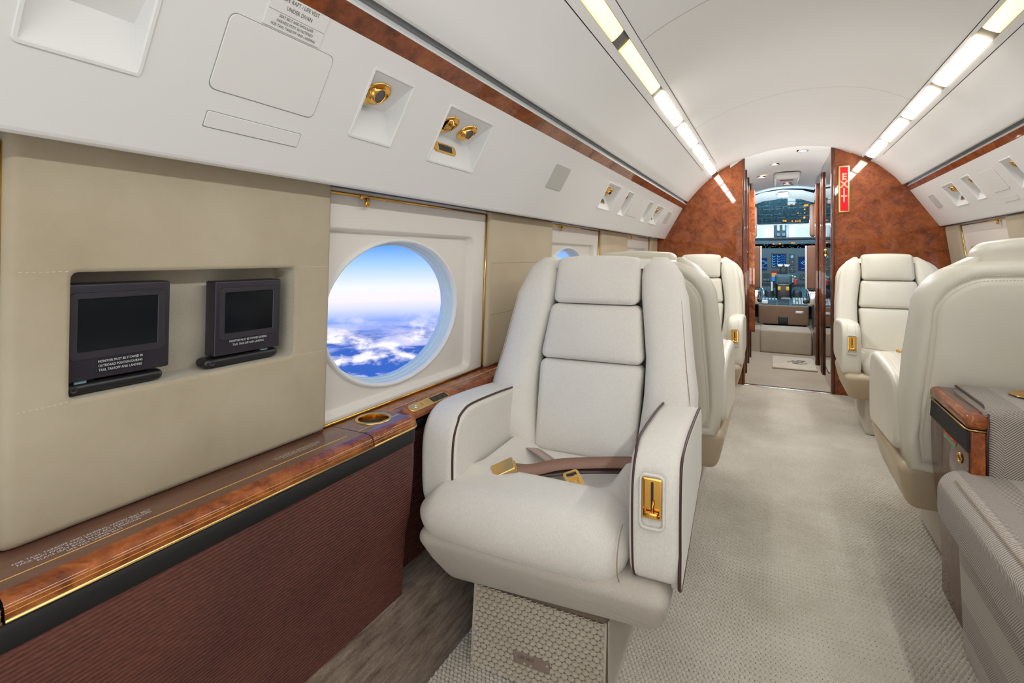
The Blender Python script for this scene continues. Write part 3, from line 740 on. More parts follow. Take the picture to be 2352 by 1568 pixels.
# gold eyeball reading lights and air outlets inside the pockets
def eyeball(label, fr, s, y, frac, pk, kind, grp, rr=.024, aim=(0, 0, 0)):
    a0, a1, b0, b1, db, dd = pk
    a = s * y
    P = Vector(fr(a, db + (b1 - db) * frac, -dd * (1 - frac)))
    up = (Vector(fr(a, b1, 0)) - Vector(fr(a, db, -dd))).normalized(); xx = Vector(fr.x); nn = xx.cross(up)
    if nn.dot(fr.n) < 0: nn = -nn
    t_ = thing('reading_light' if kind == 'light' else 'air_outlet', label, 'reading light' if kind == 'light' else 'air vent', P, 0, grp)
    mt_ = Matrix((xx, up, nn)).transposed()
    f = lambda x, y_, z: tuple(mt_ @ Vector((x, y_, z)))
    lathed('socket_ring', [(rr * .30, .0008), (rr * .88, .0010), (rr * 1.02, .0042), (rr * 1.10, .0048), (rr * 1.19, .001), (rr * 1.19, -.001)], 'gold', t_, n=28, f=f)
    tl = Matrix.Rotation(aim[0], 3, 'X') @ Matrix.Rotation(aim[1], 3, 'Y')
    g_ = lambda x, y_, z: f(*(tl @ Vector((x, y_, z))))
    R_ = rr * .82
    prof = [(R_ * math.sin(t0), R_ * math.cos(t0) * .50) for t0 in [PI * .5, PI * .42, PI * .34, PI * .27]]
    if kind == 'light':
        prof += [(R_ * .70, R_ * .62), (R_ * .64, R_ * .62), (R_ * .62, R_ * .50)]
        lathed('eyeball', prof, 'gold', t_, n=28, f=g_)
        lathed('lens', [(R_ * .62, R_ * .50), (R_ * .2, R_ * .52), (.0003, R_ * .52)], 'lens', t_, n=20, cap1=True, f=g_)
    else:
        prof += [(R_ * .50, R_ * .60), (R_ * .48, R_ * .70), (R_ * .43, R_ * .70)]
        lathed('eyeball', prof, 'gold', t_, n=28, f=g_)
        lathed('nozzle', [(R_ * .43, R_ * .69), (R_ * .36, R_ * .55), (R_ * .18, R_ * .60), (.0003, R_ * .62)], 'black', t_, n=20, cap1=True, f=g_)
    return t_
def buttons(label, fr, s, y, pk, n=3, w=.05):
    a0, a1, b0, b1, db, dd = pk; a = s * y
    bb = b0 + (db - b0) * .52; P = Vector(fr(a, bb, -dd * .52)); up = (Vector(fr(a, db, -dd)) - Vector(fr(a, b0, 0))).normalized()
    t_ = thing('call_button_plate', label, 'switch plate', P, 0, 'overhead switch plates'); f = FR((0, 0, 0), fr.x, up)
    if f.n.dot(fr.n) < 0: f.n = -f.n
    plate('plate', f, -w, w, -.0135, .0135, .013, -.001, .003, 'gold', t_, bev=.001)
    plate('button_frame', f, -w * .66, w * .66, -.0100, .0100, .001, .001, .0036, 'gold_s', t_, bev=.0004)
    for k in range(n):
        x0 = -w * .60 + k * w * 1.2 / n; plate('button', f, x0 + .0008, x0 + w * 1.2 / n - .0008, -.0085, .0085, .0008, .002, .0048, 'black', t_, bev=.0006)
    return t_
rl = 'overhead reading lights and air outlets'
eyeball('gold reading light alone in the nearest empty-sided left pocket', PL, 1, .788, .45, pocketsL[1], 'light', rl, .028, (-.45, .1))
eyeball('gold air nozzle with black centre in the nearest two-fitting left pocket', PL, 1, 1.050, .45, pocketsL[2], 'air', rl, .026, (-.25, .45))
eyeball('gold reading light right of the black-centred nozzle, nearest two-fitting pocket', PL, 1, 1.140, .42, pocketsL[2], 'light', rl, .026, (-.45, -.1))
buttons('gold plate with three dark buttons under the nearest pair of left overhead fittings', PL, 1, 1.075, pocketsL[2])
eyeball('gold reading light in the second two-fitting left pocket, aft side', PL, 1, 2.385, .5, pocketsL[3], 'light', rl, .024, (-.3, .3))
eyeball('gold air nozzle in the second two-fitting left pocket, forward side', PL, 1, 2.465, .40, pocketsL[3], 'air', rl, .024, (-.4, -.3))
buttons('gold button plate in the second two-fitting left pocket', PL, 1, 2.425, pocketsL[3], w=.042)
eyeball('gold reading light in the narrow left pocket before the plain hatch', PL, 1, 2.75, .5, pocketsL[4], 'light', rl, .022)
eyeball('gold reading light in the narrow left pocket after the plain hatch', PL, 1, 3.275, .5, pocketsL[5], 'light', rl, .022)
eyeball('gold reading light in the left pocket nearest the bulkhead, aft side', PL, 1, 3.53, .5, pocketsL[6], 'light', rl, .022)
eyeball('gold air nozzle in the left pocket nearest the bulkhead, forward side', PL, 1, 3.61, .42, pocketsL[6], 'air', rl, .022)
buttons('gold button plate in the left pocket nearest the bulkhead', PL, 1, 3.57, pocketsL[6], w=.042)
pk = [tuple([-b, -a] + list(r)) for a, b, *r in pocketsR]
eyeball('gold reading light in the right pocket nearest the bulkhead', PR, -1, 3.68, .45, pk[0], 'light', rl, .024)
eyeball('gold air nozzle in the right pocket nearest the bulkhead', PR, -1, 3.61, .5, pk[0], 'air', rl, .022)
buttons('gold button plate in the right pocket nearest the bulkhead', PR, -1, 3.65, pk[0], w=.042)
eyeball('gold reading light in the second right pocket from the bulkhead', PR, -1, 3.345, .5, pk[1], 'light', rl, .022)
eyeball('gold reading light in the right pocket at the picture edge', PR, -1, 2.835, .5, pk[2], 'light', rl, .024)

# ------------------------------------------------------------------ wood trim, cove, ceiling
V, F = extr(Z([(-.668, .396), (-.661, .401), (-.643, .4135), (-.6255, .4245), (-.630, .428)]), [YB, YF]); mesh('trim_2', V, F, 'burl_bulk', kind='structure')
V, F = extr(Z([(-.6255, .4245), (-.6305, .4300), (-.6370, .4375)]), [YB, YF]); mesh('trim_3', V, F, 'white', kind='structure')
V, F = extr(Z([(-.6370, .4375), (-.646, .455), (-.6455, .480)]), [YB, YF]); mesh('trim_3', V, F, 'groove', kind='structure')
V, F = extr(Z([(.846, .452), (.838, .458), (.829, .471), (.820, .4845), (.826, .489)]), [YB, YF]); mesh('trim_4', V, F, 'burl_bulk', kind='structure')
V, F = extr(Z([(.820, .4845), (.824, .4905)]), [YB, YF]); mesh('trim_5', V, F, 'white', kind='structure')
V, F = extr(Z([(.824, .4905), (.828, .507), (.826, .535)]), [YB, YF]); mesh('trim_5', V, F, 'groove', kind='structure')
ceil = empty('ceiling', kind='structure')
def panel(prof, y0, y1, mat='ceil', name='ceiling_panel'):
    b_ = B(); V, F = extr(Z(prof), [y0, y1]); b_.add(V, F)
    # return edges so the joint reads as a joint
    return b_.out(name, mat, ceil, True)
LPN = [(-.633, .458), (-.621, .4535), (-.616, .456), (-.582, .497), (-.54, .545), (-.497, .588), (-.4515, .6265)]
RPN = [(.808, .503), (.797, .500), (.793, .503), (.758, .552), (.72, .592), (.680, .632), (.6375, .6665)]
CPN = [(-.3735, .6912), (-.33, .7155), (-.29, .735), (-.24, .7545), (-.198, .771), (-.12, .794), (-.05, .81), (.02, .821), (.1, .828), (.175, .8275), (.25, .822), (.31, .814), (.37, .802), (.42, .7855), (.47, .765), (.515, .742), (.5585, .7162)]
for y0, y1 in ((YB, .3), (.302, YF)): panel(LPN, y0, y1); panel(RPN, y0, y1)
for y0, y1 in ((YB, 1.62), (1.622, 2.86), (2.862, YF)): panel(CPN, y0, y1)
CL = FR((-.45, 0, 1.628), (0, 1, 0), (.075, 0, .062)); CLH = .0973
CR = FR((.636, 0, 1.668), (0, -1, 0), (-.076, 0, .047)); CRH = .0894
backing = B()
def channel(fr, s, H, lamps):
    edges = [(s * a, s * b) if s > 0 else (-b, -a) for a, b in lamps]; edges.sort()
    ya, yb = (YB, YF) if s > 0 else (-YF, -YB)
    b_ = B()
    b0, b1 = H * .27, H * .77
    if s < 0: b0, b1 = H * .28, H * .86
    for lo, hi in ((.0005, b0), (b1, H - .0005)): b_.quad((ya, lo, .001), (yb, lo, .001), (yb, hi, .001), (ya, hi, .001), fn=fr)
    b_.out('light_channel', 'ceil', ceil)
    g = B(); g.quad((ya, b0, -.004), (yb, b0, -.004), (yb, b1, -.004), (ya, b1, -.004), fn=fr)
    for bb in (b0, b1): g.quad((ya, bb, .001), (yb, bb, .001), (yb, bb, -.004), (ya, bb, -.004), fn=fr)
    g.out('channel_tray', 'tray', ceil)
    return b0, b1
pit = .5505
lampsL = [(4.225 - pit * k - .478, 4.225 - pit * k) for k in range(10)]
lampsR = [(4.205 - pit * k * .985 - .466, 4.205 - pit * k * .985) for k in range(10)]
lbl = ['nearest the wooden bulkhead', 'second from the bulkhead', 'third from the bulkhead', 'fourth from the bulkhead', 'fifth from the bulkhead', 'at the top edge of the picture']
for fr, s, H, lamps, side_ in ((CL, 1, CLH, lampsL, 'left'), (CR, -1, CRH, lampsR, 'right')):
    b0, b1 = channel(fr, s, H, lamps)
    for k, (y0, y1) in enumerate(lamps):
        a0, a1 = (y0, y1) if s > 0 else (-y1, -y0)
        me_v = []
        hw = (b1 - b0) / 2 - .0008; hl = (a1 - a0) / 2
        bb = B()
        n = 10; prof = [(math.cos(PI * i / n) * hw, math.sin(PI * i / n) ** .6 * .006) for i in range(n + 1)]
        V = [(x, yy, z) for yy in (-hl, -hl + .003, hl - .003, hl) for (x, z) in prof]; m_ = n + 1
        V = [(x, yy, z * (0 if abs(abs(yy) - hl) < 1e-6 else 1)) for x, yy, z in V]
        F = [(j * m_ + i, j * m_ + i + 1, (j + 1) * m_ + i + 1, (j + 1) * m_ + i) for j in range(3) for i in range(n)]
        yellow = (side_ == 'left' and k >= 4) or (side_ == 'right' and k == 4)
        o = mesh('strip_lamp', V, F, M['lamp_y'] if yellow else M['lamp'], None, True)
        mt_ = Matrix((fr.y * (1), fr.x, -fr.y.cross(fr.x) * -1)).transposed().to_4x4()
        zz_ = Vector(fr.n); mt_ = Matrix((-Vector(fr.y), Vector(fr.x), zz_)).transposed().to_4x4()
        mt_.translation = Vector(fr((a0 + a1) / 2, (b0 + b1) / 2, -.001)); o.matrix_world = mt_
        l_ = lbl[min(k, 5)] if k < 5 or (k == 5) else None
        if k <= 5: tag(o, '%s lit lamp of the %s ceiling strip, %s' % ('yellowish' if yellow else 'white', side_, lbl[k]), 'ceiling lamp', side_ + ' ceiling strip lamps')
        else: tag(o, 'lit lamp of the %s ceiling strip behind the camera, %s' % (side_, ('nearest the frame', 'second from the frame', 'third from the frame', 'farthest aft')[k - 6]), 'ceiling lamp', side_ + ' ceiling strip lamps')
# outer skin behind the joints, and the aft wall that closes the cabin behind the camera
sk = [(-.93, .10), (-.90, .20), (-.74, .44), (-.70, .54), (-.56, .66), (-.40, .76), (-.20, .83), (.10, .87), (.40, .85), (.58, .79), (.74, .68), (.86, .60), (.92, .50), (1.04, .28), (1.09, .16)]
V, F = extr(Z(sk), [YB, YF]); mesh('trim_6', V, F, 'gasket', kind='structure')
mesh('wall_aft', [(-.95, YB, 0), (1.17, YB, 0), (1.17, YB, 1.1), (.9, YB, 1.55), (.4, YB, 1.86), (-.2, YB, 1.84), (-.7, YB, 1.5), (-.95, YB, 1.1)], [tuple(range(8))], 'suede', kind='structure')
# right-hand ledge and dado, mostly hidden by the seats
V, F = extr([(.90, 0), (.93, .02), (.985, .18), (.975, .55), (.955, .59), (.96, .607), (.985, .613), (1.125, .614)], [YB, YF - .002]); mesh('trim_7', V, F, 'wood_top', kind='structure')

# ------------------------------------------------------------------ forward bulkheads
def slab(name, poly, y0, y1, mat, parent=None, **k):
    n = len(poly); V = [(x, y0, z) for x, z in poly] + [(x, y1, z) for x, z in poly]
    return mesh(name, V, [tuple(range(n)), tuple(range(n, 2 * n))[::-1]] + [(i, (i + 1) % n, n + (i + 1) % n, n + i) for i in range(n)], mat, parent, **k)
bl = empty('wall_forward_left', kind='structure'); br = empty('wall_forward_right', kind='structure')
slab('veneer_panel', [(-.96, .0), (-.212, .0), (-.212, 1.767), (-.29, 1.737), (-.40, 1.69), (-.54, 1.58), (-.70, 1.45), (-.86, 1.20), (-.95, 1.1)], YF, YF + .03, 'burl_bulk', bl)
V, F = rbox(-.214, -.194, YF - .008, YF + .045, .0, 1.775, .005, 2); mesh('edge_moulding', V, F, 'wood_dark', bl, True)
slab('veneer_panel', [(.395, .0), (1.16, .0), (1.16, 1.1), (1.06, 1.23), (.86, 1.52), (.72, 1.62), (.64, 1.675), (.56, 1.725), (.47, 1.772), (.395, 1.802)], YF, YF + .03, 'burl_bulk', br)
V, F = rbox(.377, .399, YF - .010, YF + .045, .0, 1.805, .005, 2); mesh('edge_moulding', V, F, 'wood_dark', br, True)
sill = rb('door_sill', (-.20, .385, YF - .012, YF + .035, -.002, .006), .003, 'chrome'); sill.name = 'trim_8'; sill['kind'] = 'structure'
# EXIT sign
ex = thing('exit_sign', 'vertical red EXIT sign in a gold frame on the right bulkhead', 'sign', (.456, YF - .001, 1.49))
fe = FR((0, 0, 0), (1, 0, 0), (0, 0, 1))
V, F = rbox(-.034, .034, -.168, .168, -.001, .012, .003, 2); mesh('frame', [fe(*p) for p in V], F, 'gold_s', ex, True)
plate('sign_face', fe, -.024, .024, -.158, .158, .001, .005, .0135, 'red', ex, bev=.0004)
b_ = B()
for ch_, z_ in (('E', .087), ('X', .032), ('I', -.020), ('T', -.072)):
    V, F = text_geo(ch_, .066, bold=.0012); b_.add([(v[0] * .92, v[1] + z_, .0137) for v in V], F, fe)
b_.out('lettering', 'textgold', ex)
b_ = B()
for ch_, z_ in (('E', .087), ('X', .032), ('I', -.020), ('T', -.072)):
    V, F = text_geo(ch_, .066, bold=-.0016); b_.add([(v[0] * .92, v[1] + z_, .0141) for v in V], F, fe)
b_.out('letter_core', 'red', ex)

# ------------------------------------------------------------------ entry corridor
B().box(-.9, 1.1, YF + .02, 6.35, -.05, 0.0).out('floor', 'carpet_flat', kind='structure')
cl = empty('wall_corridor_left', kind='structure'); cr_ = empty('wall_corridor_right', kind='structure')
B().box(-.235, -.205, YF + .05, 5.30, 0, 1.76).out('gloss_panel', 'mirror', cl)
for y in (4.75, 5.20): rb('post', (-.207, -.196, y, y + .03, 0, 1.75), .004, 'wood_dark', cl)
rb('door_post', (-.205, -.155, 5.48, 5.53, .26, 1.66), .006, 'burl', cl)
B().box(-.26, -.20, 5.30, 5.48, 0, 1.74).out('gloss_panel', 'mirror', cl)
B().box(-.9, -.19, 5.53, 5.56, 0, 1.75).out('gloss_panel', 'wood_dark', cl)
B().box(.385, .41, YF + .05, 5.15, 0, 1.78).out('gloss_panel', 'mirror', cr_)
rb('post', (.368, .392, 5.06, 5.12, 0, 1.72), .004, 'wood_dark', cr_)
rb('post', (.372, .386, 4.98, 5.0, 0, 1.72), .004, 'wood_dark', cr_)
B().box(.372, .40, 5.16, 5.90, 0, 1.72).out('gloss_panel', 'mirror', cr_)
rb('door_post', (.350, .372, 5.40, 5.46, .0, 1.68), .006, 'wood_dark', cr_)
dh = thing('door_handle_plate', 'small oval gold door pull on the right corridor wall', 'door pull', (.384, 4.86, 1.03))
lathed('pull', [(.0005, .012), (.010, .011), (.018, .006), (.020, 0)], 'gold', dh, n=20, f=lambda x, y, z: (-z, x * .9, y * 1.9))
dh = thing('door_handle_plate', 'small oval gold door pull on the left corridor wall', 'door pull', (-.205, 4.86, 1.02))
lathed('pull', [(.0005, .012), (.010, .011), (.018, .006), (.020, 0)], 'gold', dh, n=20, f=lambda x, y, z: (z, x * .9, y * 1.9))
arch = [(-.30, 1.70), (-.198, 1.768), (-.12, 1.790), (-.05, 1.806), (.02, 1.817), (.1, 1.824), (.175, 1.823), (.25, 1.818), (.31, 1.81), (.40, 1.79), (.5, 1.74)]
cc = B(); V, F = extr([(x, z) for x, z in arch], [YF - .004, YF + .001, 5.0, 5.9, 6.25], lambda x, y, z: (x, y, z - max(0, y - 4.9) * .055 + (.03 if y < YF else 0))); mesh('ceiling', V, F, 'ceil', None, True, kind='structure')
b_ = thing('ceiling_air_duct', 'raised white housing with vents on the corridor ceiling', 'ceiling housing', (.11, 5.55, 1.76))
rb('housing', (-.10, .12, -.25, .35, -.035, .03), .03, 'white', b_)
rb('vent', (-.05, .06, -.20, -.15, -.040, -.02), .003, 'leather_brown', b_); rb('vent', (-.02, .07, .13, .18, -.040, -.02), .003, 'leather_brown', b_)
for (x, y, z, l_) in ((.205, 4.46, 1.822, 'first recessed downlight past the bulkhead'), (.01, 4.95, 1.812, 'recessed downlight on the left of the corridor ceiling'), (.125, 5.62, 1.722, 'recessed downlight in the middle of the corridor ceiling'), (-.10, 5.35, 1.765, 'recessed downlight farther along the left corridor ceiling')):
    d = thing('downlight', l_, 'ceiling light', (x, y, z), 0, 'corridor downlights')
    lathed('trim_ring', [(.030, -.004), (.034, -.008), (.042, -.006), (.044, 0.004)], 'chrome', d, n=24)
    lathed('lens', [(.030, -.005), (.0005, -.006)], 'down', d, n=24, cap1=True)

# carpeted step, mat
st = rb('entry_step', (-.118, .352, 5.88, 6.6, 0, .24), .02, 'carpet_flat', None); tag(st, 'beige carpeted step up to the cockpit', 'step')
B().box(-.9, -.12, 5.9, 6.6, 0, .235).out('floor', 'carpet_flat', kind='structure'); B().box(.36, 1.0, 5.92, 6.6, 0, .235).out('floor', 'carpet_brown', kind='structure')
B().box(-1.0, 1.2, 6.3, 7.6, 0.20, .24).out('floor', 'carpet_brown', kind='structure')
mt = thing('door_mat', 'small beige mat with a dark curl emblem before the step', 'mat', (.15, 5.35, 0))
rb('mat_pad', (-.155, .195, -.28, .30, .001, .016), .006, 'carpet_plinth', mt)
b_ = B()
for pts in ([(-.06, -.02), (.0, .03), (.07, .06), (.05, .0), (-.02, -.04), (.03, -.08), (.10, -.03)], [(-.02, .08), (.03, .02), (.0, -.08)], [(.02, .1), (.09, .09), (.06, .04)]):
    V, F = tube_geo([(p[0] + .03, p[1] + .02, .016) for p in smooth_path([(a, b, 0) for a, b in pts])], .004, 5); b_.add(V, F)
b_.out('emblem', 'textk', mt)

# ------------------------------------------------------------------ cockpit
def cpt(a, b, y=7.0): return (a * .00465, y, 1 + b * .0054)
IP = FR((0, 7.0, 1.0), (.00465, 0, 0), (0, 0, 1)); sxc, szc = .00465, .0054
ck = thing('instrument_panel', 'dark blue cockpit instrument panel full of screens and gauges', 'instrument panel', (.09, 7.05, .24))
fk = FR((-.09, -.05, .76), (1, 0, 0), (0, 0, 1))     # metres, measured from the cabin's eye line
B().box(-.6, .75, -.60, .16, -.05, 0, fk).out('panel_face', 'panel_blue', ck)
rb('glareshield', (-.70, .68, -.05, .25, .98 - .01, 1.0), .01, 'panel_dk', ck)
rb('mode_panel', (-.65, .65, -.05, -.005, .86, .965), .008, 'panel_blue', ck)
rb('shadow_lip', (-.30, .42, -.045, .0, .835, .865), .004, 'black', ck)
def P2(u, v): return (u - 1774.5) * sxc, (590 - v) * szc
def prect(name, u0, u1, v0, v1, c, mat, parent, r=.004, th=.004, **kk):
    a0, b1 = P2(u0, v0); a1, b0 = P2(u1, v1); return plate(name, fk, a0, a1, b0, b1, min(r, (a1 - a0) * .45, (b1 - b0) * .45), c - th, c, mat, parent, bev=.001, **kk)
# engine display with two columns of arcs
ed = prect('display', 1770.5, 1806.3, 581.5, 615, .008, 'black', ck)
prect('display_glass', 1772.5, 1804.5, 583.5, 613.5, .0095, 'scr_navy', ed, .002)
g = B(); h = B()
for row in range(5):
    for col_ in range(2):
        a, b = P2(1776.8 + 11.3 * col_, 587.5 + row * 5.6)
        V, F = tube_geo([fk(a + .016 * math.cos(t0), b + .0125 * math.sin(t0), .0105) for t0 in [PI * (.75 + .125 * q) for q in range(11)]], .0024, 5); g.add(V, F)
    for q in range(2):
        prx, pry = P2(1796 + 5 * q, 586.5 + row * 5.6); h.box(prx - .009, prx + .006, pry - .005, pry + .002, .0100, .0108, fk); h.box(prx - .004, prx + .009, pry - .013, pry - .009, .0100, .0108, fk)
g.out('gauge_arcs', 'g_cyan', ed, True); h.out('readouts', 'g_blue', ed)
# lower display with warning blocks
ed = prect('display', 1770.5, 1806.3, 620, 652, .008, 'black', ck)
prect('red_block', 1771.8, 1783, 623.3, 625.8, .0095, 'g_red', ed, .001); prect('sand_block', 1771.8, 1783.5, 626.2, 636.0, .0095, 'g_sand', ed, .001); prect('blue_block', 1771.8, 1785, 636.5, 645, .0095, 'g_blue', ed, .001)
# navigation displays left and right
for u0, u1, v0, v1, s in ((1736, 1761.5, 591.5, 622, 1), (1832.5, 1866, 589, 621.5, -1)):
    nd = prect('display', u0, u1, v0, v1, .008, 'black', ck); prect('display_glass', u0 + 1.3, u1 - 1.3, v0 + 1.5, v1 - 1.5, .0095, 'scr_navy', nd, .002)
    g = B(); uc = 1750 if s > 0 else 1851
    a, b = P2(uc, 607)
    for arc in (.062, .048):
        V, F = tube_geo([fk(a + arc * math.cos(t0), b - .012 + arc * .95 * math.sin(t0), .0105) for t0 in [PI * (.18 + .064 * q) for q in range(11)]], .0018, 5); g.add(V, F)
    V, F = tube_geo([fk(a - .055, b + .018, .0105), fk(a, b - .008, .0105), fk(a + .055, b + .018, .0105)], .0018, 5); g.add(V, F)
    V, F = tube_geo([fk(a - .05, b - .045, .0105), fk(a + .045, b - .045, .0105)], .0018, 5); g.add(V, F)
    V, F = tube_geo([fk(a, b - .02, .0105), fk(a + .01, b - .035, .0105)], .0018, 5); g.add(V, F)
    g.out('map_lines', 'g_cyan', nd, True)
# round gauges
def gauge(u, v, r, ang, parent=ck):
    a, b = P2(u, v); d = r * sxc
    gz = plate('gauge', fk, a - d * 1.15, a + d * 1.15, b - d * 1.15, b + d * 1.15, d * .4, 0, .007, 'panel_dk', parent, bev=.002)
    g = B()
    for q in range(12):
        t0 = q * PI / 6; g.add(*tube_geo([fk(a + d * .72 * math.cos(t0), b + d * .72 * math.sin(t0), .0085), fk(a + d * .92 * math.cos(t0), b + d * .92 * math.sin(t0), .0085)], .0011, 4))
    g.out('tick_marks', 'g_white', gz)
    V, F = tube_geo([fk(a - d * .2 * math.cos(ang), b - d * .2 * math.sin(ang), .009), fk(a + d * .7 * math.cos(ang), b + d * .7 * math.sin(ang), .009)], .0020, 5); mesh('needle', V, F, 'g_white', gz)
gauge(1819, 589, 6.0, 1.2); gauge(1819.5, 603, 6.2, 1.5); gauge(1819.8, 618.5, 6.2, 2.2); gauge(1844, 635, 6.5, -.9); gauge(1840 + 26, 634, 6, 2)
a, b = P2(1819, 589); plate('lit_window', fk, a - .012, a + .014, b - .014, b + .012, .004, .006, .009, 'g_cyan', ck)
# amber and white annunciators on the mode panel and the overhead
for (u, v, w, h_) in ((1776.8, 560.7, 5.4, 2), (1791, 560.3, 5, 2.4), (1821.3, 558.6, 8.4, 2)):
    a, b = P2(u, v); plate('amber_light', fk, a - w * sxc / 2, a + w * sxc / 2, b - h_ * szc / 2, b + h_ * szc / 2, .002, .040, .052, 'g_amber', ck)
g = B()
for k in range(60):
    u = random.uniform(1748, 1864); v = random.choice((557.5, 562.5, 566, 569)); a, b = P2(u, v)
    g.box(a - .004, a + .004, b - .003, b + .003, .046, .0515, fk)
g.out('mode_buttons', 'panel_lt', ck, kind='stuff')
g = B()
for k in range(3):
    a, b = P2(1814 + 6 * k, 634.5 - (2 if k == 1 else 0)); g.box(a - .009, a + .009, b - .006, b + .006, 0, .006, fk)
g.out('gear_lights', 'g_green', ck)
a, b = P2(1820, 641); plate('gear_lever', fk, a - .010, a + .012, b - .035, b + .022, .008, 0, .03, 'g_white', ck)
# a low row of control panels below
for (u0, u1, v0, v1) in ((1752, 1768, 628, 646), (1748, 1776, 650, 664), (1817, 1850, 650, 664)):
    p_ = prect('switch_panel', u0, u1, v0, v1, .012, 'panel_dk', ck); g = B(); n = int((u1 - u0) / 3.4)
    for k in range(n):
        a, b = P2(u0 + 2 + k * 3.4, v1 - 4); g.box(a - .004, a + .004, b - .012, b + .012, .012, .02, fk)
    g.out('switches', 'panel_lt', p_, kind='stuff')

# centre pedestal
pd = thing('centre_pedestal', 'cockpit centre pedestal with brown carpeted end and throttle levers', 'pedestal', (.105, 6.4, .24))
def bx(name, x0, x1, y0, y1, z0, z1, mat, r=.004, parent=pd): return rb(name, (x0 - .105, x1 - .105, y0 - 6.4, y1 - 6.4, z0 - .24, z1 - .24), r, mat, parent)
bx('end_panel', -.145, .352, 6.38, 6.46, .24, .452, 'carpet_brown', .012)
bx('foot_recess', .055, .150, 6.372, 6.385, .245, .335, 'black', .01)
tg = bx('placard', .225, .300, 6.374, 6.384, .375, .402, 'textw', .006)
mesh('red_arrow', [(.285 - .105, 6.3735 - 6.4, .380 - .24), (.285 - .105, 6.3735 - 6.4, .397 - .24), (.297 - .105, 6.3735 - 6.4, .3885 - .24)], [(0, 1, 2)], 'redpaint', tg)
# sloping control tray
V = [(-.15, 6.44, .452), (.355, 6.44, .452), (.355, 6.95, .62), (-.15, 6.95, .62), (-.15, 6.44, .24), (.355, 6.44, .24), (.355, 6.95, .24), (-.15, 6.95, .24)]
mesh('control_tray', [(x - .105, y - 6.4, z - .24) for x, y, z in V], [(0, 1, 2, 3), (4, 7, 6, 5), (0, 4, 5, 1), (1, 5, 6, 2), (2, 6, 7, 3), (3, 7, 4, 0)], 'panel_blue', pd)
tray = FR((-.105, .04, .212), (1, 0, 0), (0, .51, .168))
g = B()
for k in range(5):
    for j in range(5):
        if (k, j) in ((1, 2),): continue
        x = .215 + .028 * k; g.box(x - .009, x + .009, .05 + .038 * j, .066 + .038 * j, 0, .010, tray)
for k in range(5): g.box(-.105 + k * .033, -.088 + k * .033, .16, .175, 0, .012, tray)
g.out('keys', 'g_white', pd, kind='stuff')
for (a0, a1, b0, b1) in ((-.12, .035, .02, .12), (.05, .165, .02, .20), (.19, .34, .02, .035)):
    plate('tray_unit', tray, a0, a1, b0, b1, .006, -.004, .006, 'panel_dk', pd)
rb('tray_knob', (-.02, .08, .20, .28, .26, .29), .013, 'panel_lt', pd)
# throttle quadrant
bx('quadrant_base', .028, .195, 6.62, 6.80, .45, .70, 'black', .03); bx('quadrant_top', .022, .20, 6.66, 6.84, .66, .80, 'panel_blue', .035)
bx('yellow_knob', .050, .082, 6.60, 6.63, .612, .655, 'yellow', .006); bx('yellow_knob', .136, .168, 6.60, 6.63, .612, .655, 'yellow', .006)
bx('throttle_arm', .074, .088, 6.70, 6.74, .72, .90, 'black', .006); bx('throttle_arm', .135, .149, 6.70, 6.74, .72, .90, 'black', .006)
bx('throttle_grip', .045, .112, 6.68, 6.73, .880, .915, 'chrome', .014); bx('throttle_grip', .113, .182, 6.68, 6.73, .880, .915, 'chrome', .014)
bx('brake_drum', -.085, .018, 6.66, 6.80, .49, .62, 'panel_dk', .04); bx('brake_drum', .205, .30, 6.66, 6.80, .49, .62, 'panel_dk', .04)
bx('flap_lever', -.02, .0, 6.62, 6.64, .60, .71, 'g_white', .006)
bx('red_handle', .205, .262, 6.66, 6.68, .728, .742, 'redpaint', .005); bx('red_handle_stem', .222, .246, 6.66, 6.68, .68, .735, 'redpaint', .006)
bx('chart_paper', -.115, -.05, 6.46, 6.56, .455, .50, 'g_white', .01)
# overhead panel
oh = thing('overhead_switch_panel', 'dark blue overhead switch panel above the windshield with amber lights', 'instrument panel', (.10, 6.45, 1.62))
oh_ = FR((-.10, -.10, .075), (1, 0, 0), (0, -.52, .28))       # a = x, b up the slope from its forward lower edge
OV = FR((-.10, .52 - .0, -.215), (1, 0, 0), (0, -.52, .28)); OH = .59
plate('panel_face', OV, -.175, .385, 0, OH, .01, -.02, 0, 'panel_blue', oh)
if OV.n.z > 0: pass
def OP(u, v):    # picture-like grid: 0..1 across, 0..1 down
    return -.165 + u * .54, OH * (1 - v)
on = 1
g = B(); h = B(); w_ = B()
for k in range(170):
    u, v = random.random() * .97 + .015, random.random() * .94 + .03; a, b = OP(u, v); ww = random.choice((.003, .005, .008, .011)); hh = random.choice((.002, .004, .007))
    (g if k % 3 else h).box(a - ww, a + ww, b - hh, b + hh, 0, .004 * on, OV)
for (u0, u1, v0, v1) in ((.04, .25, .1, .3), (.27, .58, .06, .35), (.04, .5, .42, .62), (.6, .76, .40, .66), (.8, .98, .05, .35), (.8, .98, .4, .7), (.04, .3, .75, .95), (.33, .5, .74, .95), (.62, .8, .78, .95), (.83, .98, .78, .95)):
    a0, b1 = OP(u0, v0); a1, b0 = OP(u1, v1)
    for (x0, x1, y0, y1) in ((a0, a1, b0, b0 + .002), (a0, a1, b1 - .002, b1), (a0, a0 + .002, b0, b1), (a1 - .002, a1, b0, b1)): w_.box(x0, x1, y0, y1, 0, .003, OV)
g.out('switches', 'panel_dk', oh, kind='stuff'); h.out('legends', 'panel_lt', oh, kind='stuff'); w_.out('section_lines', 'panel_lt', oh)
